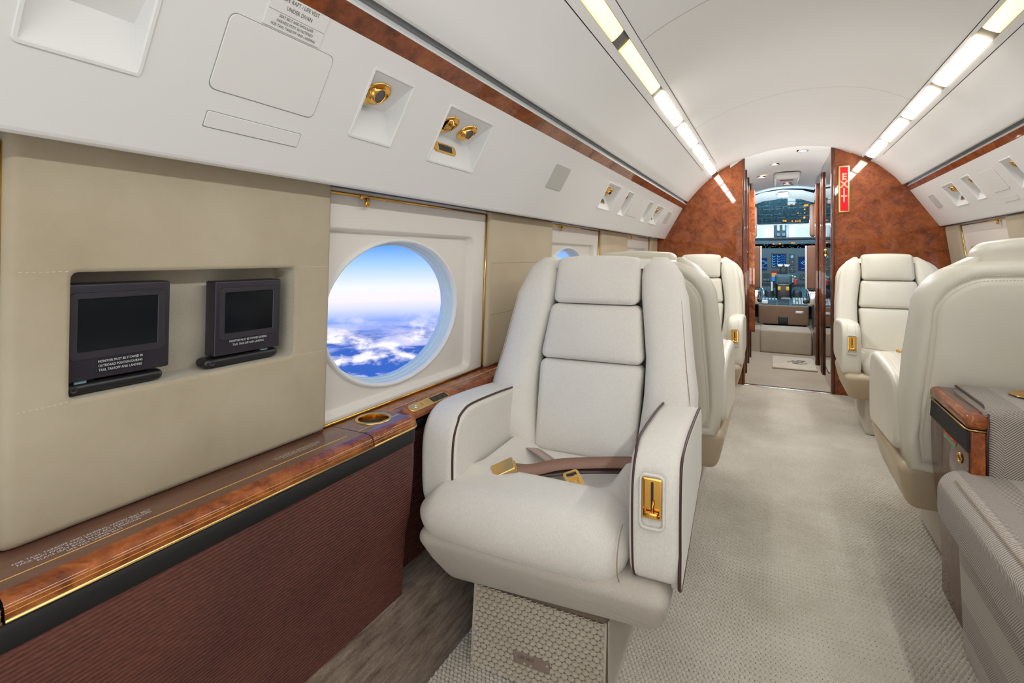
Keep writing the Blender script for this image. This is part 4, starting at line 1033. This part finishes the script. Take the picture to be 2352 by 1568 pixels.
for (u, v, w, h_) in ((.61, .28, .05, .03), (.70, .28, .04, .03), (.93, .33, .08, .05), (.91, .47, .03, .03), (.79, .60, .02, .02), (.92, .60, .02, .02), (.92, .77, .035, .06), (.52, .87, .03, .035), (.56, .875, .035, .05), (.69, .895, .025, .03), (.76, .895, .025, .03), (.80, .895, .025, .03), (.84, .895, .025, .03), (.96, .05, .03, .02)):
    a, b = OP(u, v); plate('amber_light', OV, a - w * .25, a + w * .25, b - h_ * .28, b + h_ * .28, .002, 0, .007, 'g_amber', oh)
for v0, v1 in ((.05, .16), (.19, .27)):
    a0, b1 = OP(.585, v0); a1, b0 = OP(.73, v1); plate('white_card', OV, a0, a1, b0, b1, .002, 0, .006, 'g_white', oh)
# white dome lining aft of the overhead panel
V, F = extr([(-.9, 1.30), (-.45, 1.55), (-.25, 1.66), (-.10, 1.715), (.09, 1.735), (.28, 1.72), (.45, 1.66), (.65, 1.55), (1.1, 1.30)], [6.22, 6.42, 6.5], lambda x, y, z: (x, y, z - (y - 6.22) * .25)); mesh('ceiling', V, F, 'white', None, True, kind='structure')
oc = thing('oxygen_panel', 'small white vent box on the cockpit dome lining', 'vent', (.10, 6.27, 1.71))
rb('vent_box', (-.05, .05, -.02, .05, -.05, .0), .006, 'white', oc); rb('vent_slot', (-.035, .035, -.024, -.015, -.040, -.015), .003, 'reveal', oc)
# windshield: centre post, side posts, panes
wf = empty('window_9', kind='structure')
B().box(-.35, .60, 6.98, 7.02, 1.395, 1.43).out('upper_frame', 'white', wf)
rb('centre_post', (.012, .165, 7.22, 7.28, 1.18, 1.46), .02, 'panel_blue', wf)
rb('centre_post_strip', (.150, .180, 7.20, 7.23, 1.18, 1.46), .004, 'reveal', wf)
for x0, x1 in ((.045, .08), (.105, .14)):
    rb('standby_compass', (x0, x1, 7.17, 7.24, 1.26, 1.30), .008, 'panel_lt', wf); rb('grab_handle', (x0, x1, 7.17, 7.24, 1.33, 1.42), .012, 'reveal', wf)
B().box(-.9, .02, 7.30, 7.306, 1.15, 1.5).out('window_pane', 'glass', wf); B().box(.16, 1.1, 7.30, 7.306, 1.15, 1.5).out('window_pane', 'glass', wf)
B().box(-1.1, 1.3, 7.0, 7.35, 1.43, 1.47).out('ceiling', 'white', kind='structure')
B().box(-1.1, -1.07, 5.5, 7.35, .2, 1.9).out('wall_cockpit_left', 'panel_lt', kind='structure'); B().box(1.27, 1.3, 5.5, 7.35, .2, 1.9).out('wall_cockpit_right', 'panel_lt', kind='structure')
B().box(-1.1, 1.3, 6.3, 7.36, 1.86, 1.9).out('ceiling', 'white', kind='structure')
B().box(-1.1, 1.3, 7.3, 7.36, 1.46, 1.9).out('wall_cockpit_front', 'dark', kind='structure')
B().box(-1.1, 1.3, 7.12, 7.2, .2, 1.15).out('wall_cockpit_lower', 'dark', kind='structure')
# crew seats seen through the door
def crew_seat(label, x0, x1, hx0, hx1, inner):
    c_ = (x0 + x1) / 2; t_ = thing('crew_seat', label, 'seat', (c_, 6.15, .24), 0, 'cockpit crew seats')
    rb('backrest', (x0 - c_, x1 - c_, -.05, .05, .42, .88), .02, 'leather_brown', t_)
    rb('headrest', (hx0 - c_, hx1 - c_, -.05, .04, .97, 1.32), .03, 'leather_brown', t_)
    rb('back_edge', (inner - .006 - c_, inner + .006 - c_, -.045, .06, .42, .88), .004, 'g_white', t_)
    tube('headrest_bracket', smooth_path([((hx0 + hx1) / 2 - c_, 0, 1.0), ((hx0 + hx1) / 2 - c_ + .01, .02, .93), ((x0 + x1) / 2 - c_, 0, .86)]), .018, 'g_white', t_)
    V, F = rbox(min(x0, inner) - c_ + .0, max(x1, inner) - c_ - .0, -.06, .1, .24, .41, .04, 3); mesh('lumbar_linkage', V, F, 'chrome', t_, True)
    rb('recline_knob', (inner - c_ - .03, inner - c_ + .01, -.09, -.05, .27, .31), .012, 'black', t_)
    tube('side_lever', smooth_path([(inner - c_, -.06, .30), (inner - c_ + .03, -.08, .36), (inner - c_ + .01, -.04, .42)]), .008, 'chrome', t_)
    rb('seat_base', (x0 - c_ + .06, x1 - c_ - .06, -.1, .20, .0, .24), .02, 'panel_dk', t_)
crew_seat('brown leather cockpit seat at the left of the doorway', -.62, -.118, -.55, -.155, -.115)
crew_seat('brown leather cockpit seat at the right of the doorway', .315, .86, .345, .80, .312)

# ------------------------------------------------------------------ cabin seats
def sup(cx_, cy_, hx, hy, z, n=28, p=3.2, skew=0):
    out = []
    for k in range(n):
        t_ = 2 * PI * k / n; c_, s_ = math.cos(t_), math.sin(t_)
        x = abs(c_) ** (2 / p) * (1 if c_ >= 0 else -1) * hx; y = abs(s_) ** (2 / p) * (1 if s_ >= 0 else -1) * hy
        out.append((cx_ + x, cy_ + y, z))
    return out
def lerp_tab(tab, z):
    for i in range(len(tab) - 1):
        if z <= tab[i + 1][0]:
            a, b = tab[i], tab[i + 1]; t_ = max(0, (z - a[0]) / (b[0] - a[0])); return [a[j] + (b[j] - a[j]) * t_ for j in range(1, len(a))]
    return list(tab[-1][1:])
def back_y(z): return .385 + max(0, z - .43) * .30        # face of the centre cushions
def seat(label, loc, rot, style, latch=1, raised=False, belt=False, w=1.0, group='cream leather cabin seats', only_back=False):
    fab = style == 'fabric'
    mt_ = 'fabric' if fab else 'leather'; ms = 'fabric_shell' if fab else 'leather_tan'
    s = thing('cabin_seat', label, 'seat', loc, rot, group)
    # ---- pedestal under the seat
    rb('plinth', (-.185, .150, .075, .50, 0, .20), .012, 'backing' if fab else 'carpet_plinth', s, f=lambda x, y, z: (x, y - ((.2 - z) * .12 if y < .2 else 0), z))
    if fab: rb('plinth_side', (.150, .1535, .078, .50, .0, .19), .0015, 'carpet_plinth', s)
    # ---- shell
    def shf(x, y, z):
        t_ = sst(.17, .34, z)
        return (x * (.90 + .10 * t_) , y + (1 - t_) * (.10 if y < .2 else -.04) , z + (.045 * x * (1 - t_) if fab else 0))
    V, F = rbox(-.295, .295, -.035, .50, .188, .352, .035, 3, (5, 5, 2), shf); mesh('seat_shell', V, F, ms, s, True)
    # ---- cushion, with a front roll and a dished middle
    cx0, cx1 = (-.305, .208) if fab else (-.205, .205)
    top0 = .456 if fab else .465
    def cuf(x, y, z):
        xm = (x - (cx0 + cx1) / 2) / ((cx1 - cx0) / 2)
        t_ = sst(.36, .46, z)
        dish = sst(.125, .20, y) * (1 - sst(.55, .80, abs(x + .02) / .21)) * .055 * (1 - .55 * sst(.30, .40, y))
        z2 = z - dish * t_
        z2 += t_ * .006 * (1 - xm * xm) * (1 - sst(.10, .2, y)) - t_ * .022 * sst(.72, 1.0, abs(xm)) * (1 if y < .15 else .4)
        if fab and y < .1: z2 += t_ * .012 * xm
        y2 = y - (1 - abs(xm) ** 2.4) * .016 * (1 - sst(0, .12, y))
        if fab and y > .10 and x < -.2: x = x + (min(1, (y - .10) / .05)) * .085 * sst(.2, .305, -x)
        return (x, y2, z2)
    V, F = rbox(cx0, cx1, -.035, .43, .318, top0, .068, 5, (14, 16, 1), cuf); cu = mesh('seat_cushion', V, F, mt_, s, True)
    if fab:
        tube('cushion_seam', [cuf(.198, -.035 + .068 * (1 - math.sin(t0)) + .0, .394 + .0 + .066 * math.cos(t0) * 1) for t0 in [PI * q / 12 for q in range(1, 12)]], .0012, 'stitch', cu, 5)
    # ---- arms: side profile (y, z), extruded across
    def arm(x0, x1, front, low, name='armrest'):
        pr = [(front + .035, low), (front + .010, low + .008), (front - .006, low + .035), (front - .012, .44), (front - .012, .515), (front - .004, .560), (front + .016, .592), (front + .045, .610), (front + .09, .618), (.26, .612), (.38, .602), (.425, .594), (.452, .576), (.465, .545), (.468, .50), (.468, .43), (.460, .396), (.440, .376), (.405, .367)]
        if not fab: pr = [(y, z + (.0 if z < .5 else .012)) for y, z in pr]
        P3 = smooth_path([(a, b, 0) for a, b in pr], 3); pr2 = [(p[0], p[1]) for p in P3]
        V, F = prism(pr2, x0, x1, .020, lambda a, p, q: (a, p, q), 4)
        return mesh(name, V, F, mt_, s, True), pr2
    a1, prf = arm(.214, .312 if fab else .302, -.006, .350 if fab else .338)
    if fab:
        a0, prf0 = arm(-.323, -.222, .042, .36)
        # piping along both rims of the arms
        def pipe(arm_o, x, pr, z0=.34, rr=.0030, off=0):
            pts = [(x, y, z) for y, z in pr if z > z0 and y < .40]
            tube('piping', pts, rr, 'piping', arm_o, 8)
        pipe(a1, .224, [(y - .004, z + .0035) if y > .02 else (y + .004, z) for y, z in prf]); 
        pipe(a0, -.2275, [(y + .006 if y < .06 else y, z - .004) for y, z in prf0], .42)
        # flat outer panel, its lower edge rising towards the back
        V, F = prism([(.004, .350), (.0, .50), (.012, .565), (.04, .594), (.12, .603), (.44, .588), (.462, .57), (.462, .41)], .295, .3155, .004, lambda a, p, q: (a, p, q), 2)
        sp_ = mesh('side_panel', V, F, 'fabric', s, True)
        tube('piping', smooth_path([(.3125, y, z) for y, z in ((.462, .41), (.20, .374), (.004, .350), (-.001, .42), (-.001, .50), (.010, .565), (.040, .595), (.12, .604), (.28, .600), (.43, .590))], 4), .0032, 'piping', sp_, 8)
    else:
        a0, prf0 = arm(-.302, -.212, -.006, .338)
        for a_, x_ in ((a1, .240), (a1, .276), (a0, -.240), (a0, -.276)):
            pts = [(x_, y, z) for y, z in prf if z > .45 and y < .47]
            tube('stitching', [(p[0], p[1] + (-.0004 if p[1] > .03 else -.0006), p[2] + .0003) for p in pts], .0007, 'stitch_l', a_, 4)
    # ---- gold recline latch in the front of the aisle-side arm
    lx = (.263 if fab else .257) * latch
    base = empty('recline_latch'); base.parent = s; base.location = (lx, -.0225, .527 if fab else .515); base.rotation_euler = (math.radians(-3), 0, 0)
    fl = FR((0, 0, 0), (1, 0, 0), (0, 0, 1))
    for nm, g_ in (('latch_frame', None),):
        V, F = loft([rrect(fl, -.0245, .0245, -.056, .050, .012, -.004), rrect(fl, -.0245, .0245, -.056, .050, .012, .0015), rrect(fl, -.020, .020, -.052, .046, .009, .002), rrect(fl, -.0195, .0195, -.0515, .0455, .009, -.004)])
        mesh('latch_surround', V, F, mt_, base, True)
        V, F = loft([rrect(fl, -.0185, .0185, -.034, .043, .003, -.001), rrect(fl, -.0185, .0185, -.034, .043, .003, .0022), rrect(fl, -.0155, .0155, -.031, .040, .002, .0024), rrect(fl, -.0145, .0145, -.030, .039, .002, -.003), rrect(fl, -.001, .001, -.001, .001, .0003, -.003)], False, True)
        mesh('latch_well', V, F, 'gold', base)
    V, F = rbox(-.0025, .0025, -.022, .034, -.0035, -.0022, .0005, 1); mesh('latch_slot', [fl(*p) for p in V], F, 'black', base)
    V, F = rbox(-.0125, .0125, -.031, -.020, .000, .009, .0025, 2); mesh('latch_lever', [fl(*p) for p in V], F, 'gold', base, True)
    V, F = tube_geo([fl(.001, -.022, .006), fl(.003, .0, -.001)], .0022, 6); mesh('latch_stem', V, F, 'gold', base, True)
    # ---- back
    lean = lambda x, y, z: (x, y + max(0, z - .43) * .30, z)
    # wings either side of the cushions
    TW = [(.405, .130, .245, .060), (.46, .150, .262, .085), (.52, .160, .278, .098), (.60, .168, .290, .100), (.70, .166, .284, .092), (.80, .152, .272, .080), (.88, .140, .262, .070), (.94, .136, .252, .062), (.975, .138, .238, .052), (.992, .150, .222, .038), (1.0, .165, .205, .018)]
    if not fab: TW = TW[:5] + [(.80, .152, .270, .082), (.86, .140, .264, .076), (.91, .136, .250, .068), (.95, .136, .228, .056), (.975, .138, .205, .045), (.990, .145, .180, .034), (.996, .150, .165, .018)]
    if fab: TW = [(a, b, c + (.024 if .45 < a < .65 else .014 if a < .9 else 0) + (.01 if a < .5 else 0), d + (.02 if a < .65 else .006)) for a, b, c, d in TW]
    for sg in (-1, 1):
        rings = []
        for i in range(21):
            z = .405 + (1.0 - .405) * (i / 20 if i < 16 else i / 20)
            xi, xo, dp = lerp_tab([(t_[0], *t_[1:]) for t_ in TW], z)
            cxx = (xi + xo) / 2 * sg - (.006 if not fab else .006); hx = (xo - xi) / 2
            cyy = .385 + .075 - dp / 2 - .0
            rings.append([lean(*p) for p in sup(cxx, cyy + .01, hx, dp / 2 + .022, z, 26, 2.7 if fab else 3.4)])
        V, F = loft(rings, True, True); mesh('back_wing', V, F, mt_, s, True)
    def cush(name, z0, z1, w0, w1, thick=.075, puff=.014, top_round=0, yo=0):
        def f(x, y, z):
            t_ = (z - z0) / (z1 - z0); wv = (w0 + (w1 - w0) * t_) / w0; xx = x / (w0 / 2); zz2 = (z - (z0 + z1) / 2) / ((z1 - z0) / 2)
            yy = y - (puff * (1 - min(1, abs(xx)) ** 2.6) * (1 - min(1, abs(zz2)) ** 2.6) if y < .40 else 0)
            if top_round: z = z - top_round * xx * xx * sst(.5, 1, t_)
            return lean(x * wv - .006, yy, z)
        V, F = rbox(-w0 / 2, w0 / 2, .375 + yo, .375 + yo + thick, z0, z1, .022, 4, (8, 1, 6), f); return mesh(name, V, F, mt_, s, True)
    if not raised:
        cush('headrest', .852, 1.005 if fab else 1.022, .272, .268, .085, .016, .008)
    cush('back_cushion', .682, .850, .322, .284); cush('back_cushion', .418, .680, .300, .322, .075, .012)
    # ---- rear shell
    hw = [(.33, .262), (.42, .276), (.55, .282), (.70, .279), (.82, .270), (.90, .256)]
    out = []
    if not fab: hw = [(a, b + .010) for a, b in hw][:-1]
    for z, h_ in hw: out.append((h_, z))
    r_ = .085 if fab else .150; topz = .990
    for k in range(1, 9):
        a = PI / 2 * k / 8; out.append((hw[-1][1] - r_ + r_ * math.cos(a), topz - r_ + r_ * math.sin(a)))
    left = [(-x, z) for x, z in reversed(out)]
    outl = out + [(.08, .994), (0, .995), (-.08, .994)] + left + [(-.12, .318), (.12, .318)]
    cz_ = .66
    def ring(k, y, dz=0): 
        r2 = []
        for x, z in outl:
            l = math.hypot(x, z - cz_); f_ = (l - k) / l
            r2.append(lean(x * f_ , y, cz_ + (z - cz_) * f_))
        return r2
    V, F = loft([ring(.03, .405), ring(.006, .410), ring(0, .422), ring(.0, .475), ring(.006, .500), ring(.020, .516), ring(.034, .520), ring(.046, .517), ring(.050, .511), ring(.053, .517), ring(.075, .521), ring(.12, .524)], False, True)
    sh = mesh('back_shell', V, F, mt_, s, True)
    if not fab:
        for k_, y_ in ((.0435, .5185), (.0575, .5188)):
            pts = ring(k_, y_); b2 = B()
            for i in range(len(pts)):
                a, b = Vector(pts[i]), Vector(pts[(i + 1) % len(pts)]); n = max(1, int((b - a).length / .007))
                for j in range(n):
                    p, q = a + (b - a) * ((j + .1) / n), a + (b - a) * ((j + .7) / n); b2.add(*tube_geo([p, q], .0007, 4))
            b2.out('stitching', 'stitch_l', sh, kind='stuff')
        V, F = rbox(-.27, .27, .30, .47, .315, .43, .03, 3, (3, 2, 1)); mesh('lower_back', V, F, mt_, s, True)
    if raised:      # loose headrest pad that stands above the back
        V, F = rbox(-.150, .150, .385, .480, .865, 1.055, .032, 4, (8, 1, 4), lambda x, y, z: lean(x, y, z - .020 * (x / .15) ** 2 * sst(.95, 1.05, z))); hr = mesh('headrest', V, F, mt_, s, True)
        tube('headrest_seam', [lean(sg_ * .138, .4835 - .0, z) for sg_ in (-1,) for z in (.93, .96, .99, 1.01, 1.025)], .001, 'stitch', hr, 4)
    if fab:
        for sg in (-1, 1):
            pts = []
            for i in range(16):
                z = .47 + .50 * i / 15; xi, xo, dp = lerp_tab([(t_[0], *t_[1:]) for t_ in TW], z)
                pts.append(lean(sg * (xo - .016) - .006, .385 + .075 - dp - .0035 + .006, z))
            tube('wing_seam', pts, .0009, 'stitch', s, 5)
    return s
big = seat('cream woven fabric seat with brown piping in the foreground', (-.472, 1.0, 0), math.radians(2.2), 'fabric', 1, group=None)
del_g = big.get('group')
s3 = seat('cream leather seat facing aft at the left bulkhead', (-.462, 3.33, 0), 0, 'leather', 1)
s2 = seat('cream leather seat facing forward directly behind the fabric seat', (-.455, 2.50, 0), PI, 'leather', -1)
r2 = seat('cream leather seat facing aft at the right bulkhead under the EXIT sign', (.648, 3.36, 0), 0, 'leather', -1)
r1 = seat('large cream leather seat back with raised headrest behind the small cabinet', (.650, 2.475, 0), PI, 'leather', 1, raised=True)

# life vest plate and coarse loop front on the fabric seat's pedestal
for ch_ in list(big.children):
    if ch_.name.startswith('plinth'): pl_ = ch_
fpl = FR((0, .0512, 0), (1, 0, 0), (0, .12, 1))
loop_carpet('carpet_loops', fpl, -.182, .147, .0, .19, .0018, .0160, .0115, .0090, 'carpet_plinth', pl_, kind='stuff')
for x_ in (-.182, .147): tube('binding_edge', [(x_, .050, .004), (x_, .061, .10), (x_, .072, .19)], .0035, 'carpet_plinth', pl_)
lp_ = plate('life_vest_plate', fpl, -.068, .022, .048, .074, .001, .004, .0072, 'chrome', pl_, bev=.0005)
lp_.data.materials.clear(); lp_.data.materials.append(simple('brushed_bronze_plate', (.42, .34, .29), .35, .7))
lettering([('LIFE VEST', -.036, .063, .010)], lambda a, b, c: fpl(a, b, .0073 + c), 'textk', lp_)

# seat belt lying on the fabric seat
def ribbon(name, path, wid, mat, parent, th=.0016, tilt=0):
    P = smooth_path(path, 6); b_ = B(); rings = []
    for i, p in enumerate(P):
        t_ = (P[min(i + 1, len(P) - 1)] - P[max(i - 1, 0)]).normalized(); sd = t_.cross(Vector((0, 0, 1))).normalized(); sd = Matrix.Rotation(tilt, 3, t_) @ sd; up = sd.cross(t_)
        rings.append([tuple(p + sd * wid / 2 + up * th / 2), tuple(p - sd * wid / 2 + up * th / 2), tuple(p - sd * wid / 2 - up * th / 2), tuple(p + sd * wid / 2 - up * th / 2)])
    V, F = loft(rings, True, True); return mesh(name, V, F, mat, parent, True)
bt = empty('seat_belt'); bt.parent = big
ribbon('belt_strap', [(.210, .335, .446), (.16, .325, .454), (.07, .28, .455), (-.02, .235, .451), (-.075, .185, .446), (-.108, .150, .456)], .034, 'belt', bt, .0020, -.55)
ribbon('belt_strap', [(.207, .333, .436), (.12, .298, .438), (.03, .255, .438), (-.04, .212, .434), (-.085, .172, .438)], .026, 'piping', bt, .0014, -.45)
ribbon('belt_strap', [(-.175, .37, .428), (-.135, .345, .432), (-.075, .305, .428), (-.02, .262, .424), (.008, .236, .424)], .040, 'belt_l', bt, .0018, -.2)
tg = ribbon('care_tag', [(-.052, .288, .4272), (-.02, .262, .4257), (.003, .240, .4255)], .032, 'belt_l', bt, .0026, -.2)
m4 = Matrix.Translation((-.128, .120, .463)) @ Matrix.Rotation(math.radians(24), 4, 'X') @ Matrix.Rotation(math.radians(35), 4, 'Z') @ Matrix.Rotation(math.radians(-10), 4, 'Y')
V, F = rbox(-.030, .030, -.021, .021, -.009, .009, .004, 3); mesh('buckle', [tuple(m4 @ Vector(p)) for p in V], F, 'gold_s', bt, True)
V, F = rbox(.012, .032, -.019, .019, -.013, -.004, .003, 2); mesh('buckle_mouth', [tuple(m4 @ Vector(p)) for p in V], F, 'gold', bt, True)
m4 = Matrix.Translation((.028, .212, .428)) @ Matrix.Rotation(math.radians(18), 4, 'X') @ Matrix.Rotation(math.radians(-48), 4, 'Z') @ Matrix.Rotation(math.radians(12), 4, 'Y')
fz = FR((0, 0, 0), (1, 0, 0), (0, 1, 0)); tf = lambda P: [tuple(m4 @ Vector(p)) for p in P]
R0 = lambda a0, a1, b0, b1, r, c: tf(rrect(fz, a0, a1, b0, b1, r, c))
V, F = loft([R0(-.028, .024, -.021, .021, .008, -.002), R0(-.028, .024, -.021, .021, .008, .002), R0(-.023, -.011, -.014, .014, .003, .002), R0(-.023, -.011, -.014, .014, .003, -.002)], False, False); mesh('latch_tongue', V, F, 'gold_s', bt)
V, F = loft([R0(-.004, .020, -.012, .012, .006, .002), R0(-.004, .020, -.012, .012, .006, .0045), R0(.0, .016, -.008, .008, .004, .0045), R0(.0, .016, -.008, .008, .004, .002)]); mesh('tongue_rib', V, F, 'gold', bt)
# buckle on the right bulkhead seat
bt2 = empty('seat_belt'); bt2.parent = r2
ribbon('belt_strap', [(-.20, .33, .445), (-.12, .28, .452), (-.06, .20, .455), (-.02, .14, .462)], .024, 'belt_l', bt2)
m4 = Matrix.Translation((.0, .10, .476)) @ Matrix.Rotation(math.radians(20), 4, 'Z')
V, F = rbox(-.034, .034, -.022, .022, -.010, .010, .004, 3); mesh('buckle', tf(V), F, 'gold_s', bt2, True)

# ------------------------------------------------------------------ divan and end cabinet on the right
dv = thing('divan', 'grey-brown herringbone tweed divan at the right edge of the picture', 'sofa', (.70, .4, 0))
dx, dy = -.70, -.40
def dvb(name, x0, x1, y0, y1, z0, z1, r, mat='tweed', f=None, ni=1, **k):
    V, F = rbox(x0, x1, y0, y1, z0, z1, r, 4, ni, f); return mesh(name, [(x + dx, y + dy, z) for x, y, z in V], F, mat, dv, True, **k)
dvb('seat_cushion', .368, .99, -.95, 1.665, .315, .468, .055, ni=(3, 6, 1), f=lambda x, y, z: (x, y, z + .012 * (1 - ((x - .70) / .33) ** 2) * sst(.4, .46, z)))
dvb('base', .415, .96, -.95, 1.655, .0, .335, .012, ni=(1, 4, 1), f=lambda x, y, z: (x + (.012 if z < .1 and x < .5 else 0), y, z))
tube('cushion_seam', [(.389 + dx, y + dy, .4665 - .004) for y in (-.9, 0, .7, 1.2, 1.56)], .0014, 'stitch', dv)
arm_ = dvb('arm', .456, 1.00, 1.59, 1.88, .30, .635, .026, 'tweed_arm', ni=(2, 1, 1))
tube('piping', [(.459 + dx, 1.60 + dy, .46), (.457 + dx, 1.595 + dy, .56), (.463 + dx, 1.602 + dy, .618), (.465 + dx, 1.66 + dy, .630), (.465 + dx, 1.86 + dy, .631)], .003, 'piping', arm_)
dvb('back', .90, 1.00, -.95, 1.60, .45, .88, .05)
V, F = rbox(.598, .72, 1.572, 1.59, .505, .598, .012, 3); mesh('handle_recess', [(x + dx, y + dy, z) for x, y, z in V], F, 'black', arm_, True)
ch2 = thing('cup_holder', 'oval gold cup holder sunk in the tweed divan arm', 'cup holder', (.600, 1.775, .6395))
lathed('rim', [(.0355, .0016), (.040, .0036), (.0455, .003), (.047, .0004)], 'gold', ch2)
lathed('cup', [(.0355, .0016), (.033, .0008), (.010, .0010), (.0005, .0012)], 'gold', ch2, cap1=True)
cb2 = thing('end_cabinet', 'narrow burl-topped dark wood cabinet between leather seat and tweed divan', 'cabinet', (.465, 1.765, 0))
ex_, ey_ = -.465, -1.765
def cbx(name, x0, x1, y0, y1, z0, z1, r, mat, ni=1, parent=None, f=None):
    V, F = rbox(x0, x1, y0, y1, z0, z1, r, 3, ni, f); return mesh(name, [(x + ex_, y + ey_, z) for x, y, z in V], F, mat, parent or cb2, True)
cbx('body', .425, .455, 1.600, 1.935, 0, .575, .003, 'wood_cab', (1, 1, 6), None, lambda x, y, z: (x + .026 * sst(.46, .10, z), y, z))
cbx('near_face', .427, .455, 1.594, 1.606, .33, .575, .003, 'burl')
cbx('top_cap', .417, .462, 1.590, 1.945, .580, .616, .014, 'burl', (2, 3, 1))
cbx('top_panel', .432, .468, 1.63, 1.93, .6145, .6172, .001, 'wood_top')
V, F = tube_geo([(.420 + ex_, y + ey_, .5785) for y in (1.94, 1.61)] + [(.424 + ex_, 1.597 + ey_, .5785), (.455 + ex_, 1.593 + ey_, .5785)], .0022, 6); mesh('gold_moulding', V, F, 'gold_s', cb2, True)
cbx('black_strip', .4215, .427, 1.60, 1.93, .522, .574, .001, 'velcro')
lk = cbx('lock_body', .4225, .427, 1.648, 1.672, .478, .502, .002, 'wood_cab')
lathed('lock_ring', [(.0085, -.002), (.0095, .003), (.0125, .003), (.0145, -.001)], 'gold', lk, n=24, f=lambda x, y, z: (.4230 - z + ex_, 1.662 + x + ey_, .488 + y))
st_ = cbx('red_sticker', .4240, .4255, 1.69, 1.80, .5095, .5185, .0003, 'redpaint'); cbx('green_sticker', .4240, .4255, 1.70, 1.80, .499, .5088, .0003, 'greenpaint')
fst = FR((.4238 + ex_, 1.745 + ey_, .514), (0, -1, 0), (0, 0, 1))
lettering([('PUSH', -.030, 0, .006), ('TO OPEN', .015, 0, .006)], fst, 'textw', st_, sx=.8)
